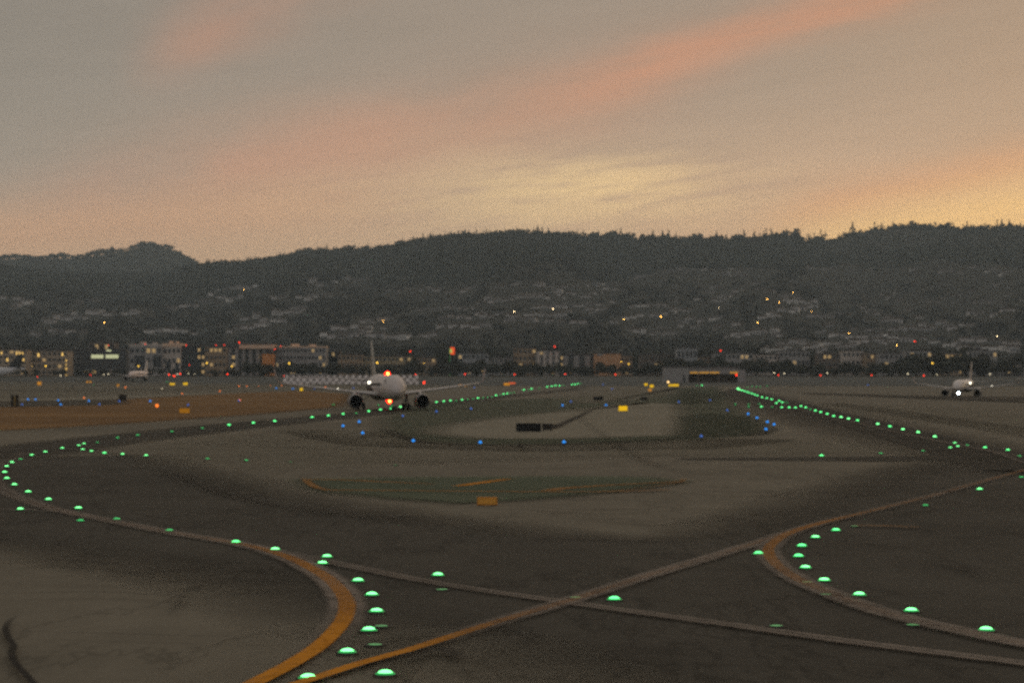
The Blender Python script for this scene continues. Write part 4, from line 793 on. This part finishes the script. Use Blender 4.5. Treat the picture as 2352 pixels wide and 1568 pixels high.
def airliner(loc, rz, sc, fus_m, fin_m, label, beacon=False, landing=False, wlights=(), winglet_m=None):
    winglet_m = winglet_m or mat('white_winglet', (.34,.27,.25), .45, .4, vary=.05)
    r = empty('airliner', loc, rz, label, 'airliner'); r.scale = (sc, sc, sc); C = 17.0
    def rad(s):
        if s < 5.5: return 1.98*math.sqrt(max(0, 1-(1-s/5.5)**2))**1.12+.02
        if s < 24.5: return 1.98
        t = (s-24.5)/13; return 1.98*(1-t)**.85*(1-.02)+.22
    def cz(s):
        if s < 5.5: return 3.72-.55*(1-s/5.5)**2
        if s < 24.5: return 3.72
        return 3.72+1.45*((s-24.5)/13)**1.35
    st = [0,.12,.4,.9,1.6,2.5,3.6,5,7,10,13,16,19,22,24.5,27,29.5,32,34.5,36.5,37.4]; secs = []
    for s in st:
        R_ = rad(s); secs.append([(R_*math.cos(a), s-C, cz(s)+R_*1.03*math.sin(a)) for a in np.linspace(0, 2*math.pi, 32, endpoint=False)])
    loft(secs, fus_m, 'fuselage', r)
    # cockpit windows: a wrap-around band of panes just proud of the skin
    wb = MB()
    for k in range(6):
        a0, a1 = (-75+25*k+1.5), (-75+25*(k+1)-1.5)
        q = []
        for (s, aa, el_) in ((2.0,a0,30),(2.0,a1,30),(3.1,a1,52),(3.1,a0,52)):
            R_ = rad(s+abs(aa)/75*.9)*1.015; sx = s+abs(aa)/75*.9
            q.append((R_*math.sin(math.radians(aa*1.0))*math.cos(math.radians(el_*.6)), sx-C-.03, cz(sx)+R_*math.sin(math.radians(el_*.85))))
        wb.add(q, [(0,1,2,3)])
    wb.build('windscreen', m_win, r)
    for sgn in (-1, 1):
        cw = MB()
        for k in range(38):
            s = 6.5+k*.52
            cw.box(sgn*1.965-.03, sgn*1.965+.03, s-C-.12, s-C+.12, 4.05, 4.42)
        cw.build('cabin_windows', m_win, r)
    # wings
    for sgn in (-1, 1):
        secs = []
        for (xx, le, ch, z_, th) in ((1.2,11.6,7.2,2.55,.15),(2.2,12.4,6.4,2.65,.14),(6.2,15.0,3.9,3.1,.12),(11.5,17.8,2.7,3.72,.16),(16.6,20.4,1.65,4.42,.17)):
            secs.append([(sgn*xx, le-C+a, z_+b_) for a, b_ in aerofoil(ch, th)])
        w = loft(secs, m_wing, 'wing', r)
        sec2 = []
        for (xx, le, ch, z_, th) in ((16.6,20.4,1.65,4.42,.16),(17.2,20.8,1.6,4.7,.2),(17.55,21.4,1.4,5.5,.22),(17.8,22.1,1.0,6.9,.24)):
            sec2.append([(sgn*(xx+b_*(.0 if z_ < 4.5 else .9)), le-C+a, z_+(b_ if z_ < 4.75 else 0)) for a, b_ in aerofoil(ch, th)])
        loft(sec2, winglet_m or m_wing, 'winglet', w)
        for xf in (3.4, 8.0, 11.5):
            MB().lathe([(.02,0),(.16,.5),(.2,1.4),(.14,2.4),(.02,3.2)], 10, (sgn*xf, 15.6+xf*.28-C+1.0, 2.55+xf*.1), 'y').build('flap_fairing', m_wing, w, smooth=True)
        # engine
        ex, ez = sgn*5.45, 1.52
        en = MB().lathe([(1.0,.25),(.98,.12),(1.06,0),(1.14,.15),(1.24,.9),(1.26,1.9),(1.12,3.1),(.92,3.9),(.86,3.85)], 28, (ex, 10.2-C, ez), 'y', cap=False).build('engine', m_nac, r, smooth=True)
        MB().lathe([(1.06,-.012),(1.09,.02),(1.15,.15),(1.14,.16),(1.06,0.1),(1.0,.12),(1.0,.05)], 28, (ex, 10.2-C-.012, ez), 'y', cap=False).build('intake_lip', m_lip, en, smooth=True)
        MB().lathe([(.99,.26),(.99,3.8)], 28, (ex, 10.2-C, ez), 'y', cap=False).lathe([(.99,1.0),(.35,.95),(.3,.8),(.03,.35)], 24, (ex, 10.2-C, ez), 'y').build('fan', m_fan, en, smooth=True)
        MB().lathe([(.7,3.0),(.62,4.2),(.3,4.5),(.02,5.2)], 18, (ex, 10.2-C, ez), 'y').build('exhaust', m_strut, en, smooth=True)
        secs = [[(ex-.16, 11.6-C, ez+1.15),(ex+.16, 11.6-C, ez+1.15),(ex+.16, 15.5-C, ez+.85),(ex-.16, 15.5-C, ez+.85)],[(ex-.13, 14.2-C, 3.1),(ex+.13, 14.2-C, 3.1),(ex+.13, 17-C, 2.95),(ex-.13, 17-C, 2.95)]]
        loft(secs, m_wing, 'pylon', en, False)
        # tailplane
        secs = []
        for (xx, le, ch, z_, th) in ((.5,31.2,4.2,4.75,.1),(6.2,35.2,1.5,5.3,.09)): secs.append([(sgn*xx, le-C+a, z_+b_) for a, b_ in aerofoil(ch, th)])
        loft(secs, m_wing, 'tailplane', r)
        # main gear
        mg = MB().bar((sgn*3.75,1.2,2.7),(sgn*3.75,1.2,.6), .14, 10).bar((sgn*3.2,1.2,.58),(sgn*4.3,1.2,.58), .09, 8).bar((sgn*3.75,1.2,1.3),(sgn*2.2,1.2,2.5), .07, 6).box(sgn*3.75+sgn*.2-.03,sgn*3.75+sgn*.2+.03,.8,1.7,1.2,2.6).build('main_gear', m_strut, r)
        for o_ in (-.45, .45):
            MB().lathe([(.25,-.2),(.5,-.21),(.57,-.14),(.585,0),(.57,.14),(.5,.21),(.25,.2)], 18, (sgn*3.75+o_, 1.2, .585), 'x').build('tyre', m_tyre, mg, smooth=True)
    ng = MB().bar((0,5.2-C,2.3),(0,5.0-C,.4), .09, 8).bar((-.3,5.0-C,.39),(.3,5.0-C,.39), .05, 6).bar((0,5.0-C,1.0),(0,6.6-C,2.1), .05, 6).build('nose_gear', m_strut, r)
    for o_ in (-.26, .26):
        MB().lathe([(.15,-.1),(.36,-.11),(.39,0),(.36,.11),(.15,.1)], 16, (o_, 5.0-C, .39), 'x').build('tyre', m_tyre, ng, smooth=True)
    # fin
    secs = []
    for (z_, le, ch, th) in ((5.2,28.2,6.6,.09),(6.1,29.8,5.6,.09),(9.0,32.0,3.8,.085),(11.76,34.2,2.1,.08)): secs.append([(b_, le-C+a, z_) for a, b_ in aerofoil(ch, th)])
    loft(secs, fin_m, 'tail_fin', r)
    ball = lambda rr: [(.01,-rr)]+[(rr*math.cos(t), rr*math.sin(t)) for t in np.linspace(-1.3,1.3,7)]+[(.01,rr)]
    if beacon:
        for q in ((0,13.2-C,6.0), (0,10.8-C,1.5)):
            bc = MB().lathe([(.52,-.2),(.48,.0),(.36,.18),(.2,.34),(.01,.44)] if q[2] > 3 else [(.01,-.44),(.2,-.34),(.36,-.18),(.48,.0),(.52,.2)], 14).build('beacon', m_beac, r, q, True)
            MB().lathe(ball(.2), 12).build('flare_core', m_flare, bc, (0,-.6,0), True)  # yellow ball added before the beacon to imitate the flare's hot centre
    if landing:
        MB().lathe(ball(.42), 12).build('landing_light', m_land, r, (-.0,4.75-C,1.35), True)
        MB().lathe(ball(.16), 12).build('landing_light', m_wl, r, (.0,4.8-C,2.05), True)
    for (q, rr) in wlights: MB().lathe(ball(rr), 12).build('wing_light', m_wl, r, q, True)
    return r
white = (.64,.575,.545); navy = (.030,.032,.040)
finw = mat('pale_fin_paint', (.40,.385,.34), .45, .4, vary=.12, scale=.4)
p = G(883, 941); airliner(p, math.radians(10.5), 1.0, two_tone_hull('white_and_dark_hull', white, navy, 3.1, .20), finw, "white airliner with dark belly facing the camera, red beacons lit", True, False, [((-1.98,4.6,4.5),.24),((-7.5,2.2,3.45),.13)])
p = G(2214, 911); airliner(p, math.radians(-20), .82, two_tone_hull('pale_top_hull', (.82,.76,.71), (.035,.036,.042), 3.5, .09), mat('pale_grey_fin', (.50,.45,.42), .5, .4), "smaller airliner at the right with a blazing nose landing light", False, True, [((1.95,1.0,4.6),.34),((9.0,2.5,3.6),.22)])
p = G(318, 875); airliner(p, math.radians(-6), 1.0, two_tone_hull('pinkish_hull', (.95,.78,.70), (.45,.36,.33), 2.2, .02), mat('pinkish_fin', (.90,.76,.70), .5, .4), "small far airliner with a thin pale fin before the grey concrete block")
p = A(-46, 866, 1490); p.z = gz(1490)-2.0; airliner(p, math.radians(-84), 1.5, two_tone_hull('white_top_hull', (.70,.69,.70), (.5,.5,.5), 1.8, .0), mat('black_fin', (.018,.018,.02), .5, .3), "big far jet at the left edge with a black swept tail fin")
# ------------------------------------------------------------------ haze
hb = MB().box(-7500,7500,-600,7900,-2.2,470).build('haze', []); tag(hb, kind='stuff')
hm = bpy.data.materials.new('evening_haze'); hm.use_nodes = True; t = hm.node_tree; t.nodes.clear()
pv = t.nodes.new('ShaderNodeVolumePrincipled'); pv.inputs['Color'].default_value = (.74,.90,.98,1); pv.inputs['Density'].default_value = 1.0e-4; pv.inputs['Anisotropy'].default_value = .1
mo = t.nodes.new('ShaderNodeOutputMaterial'); t.links.new(pv.outputs[0], mo.inputs['Volume']); hb.data.materials.append(hm)
print("objects", len(bpy.data.objects))
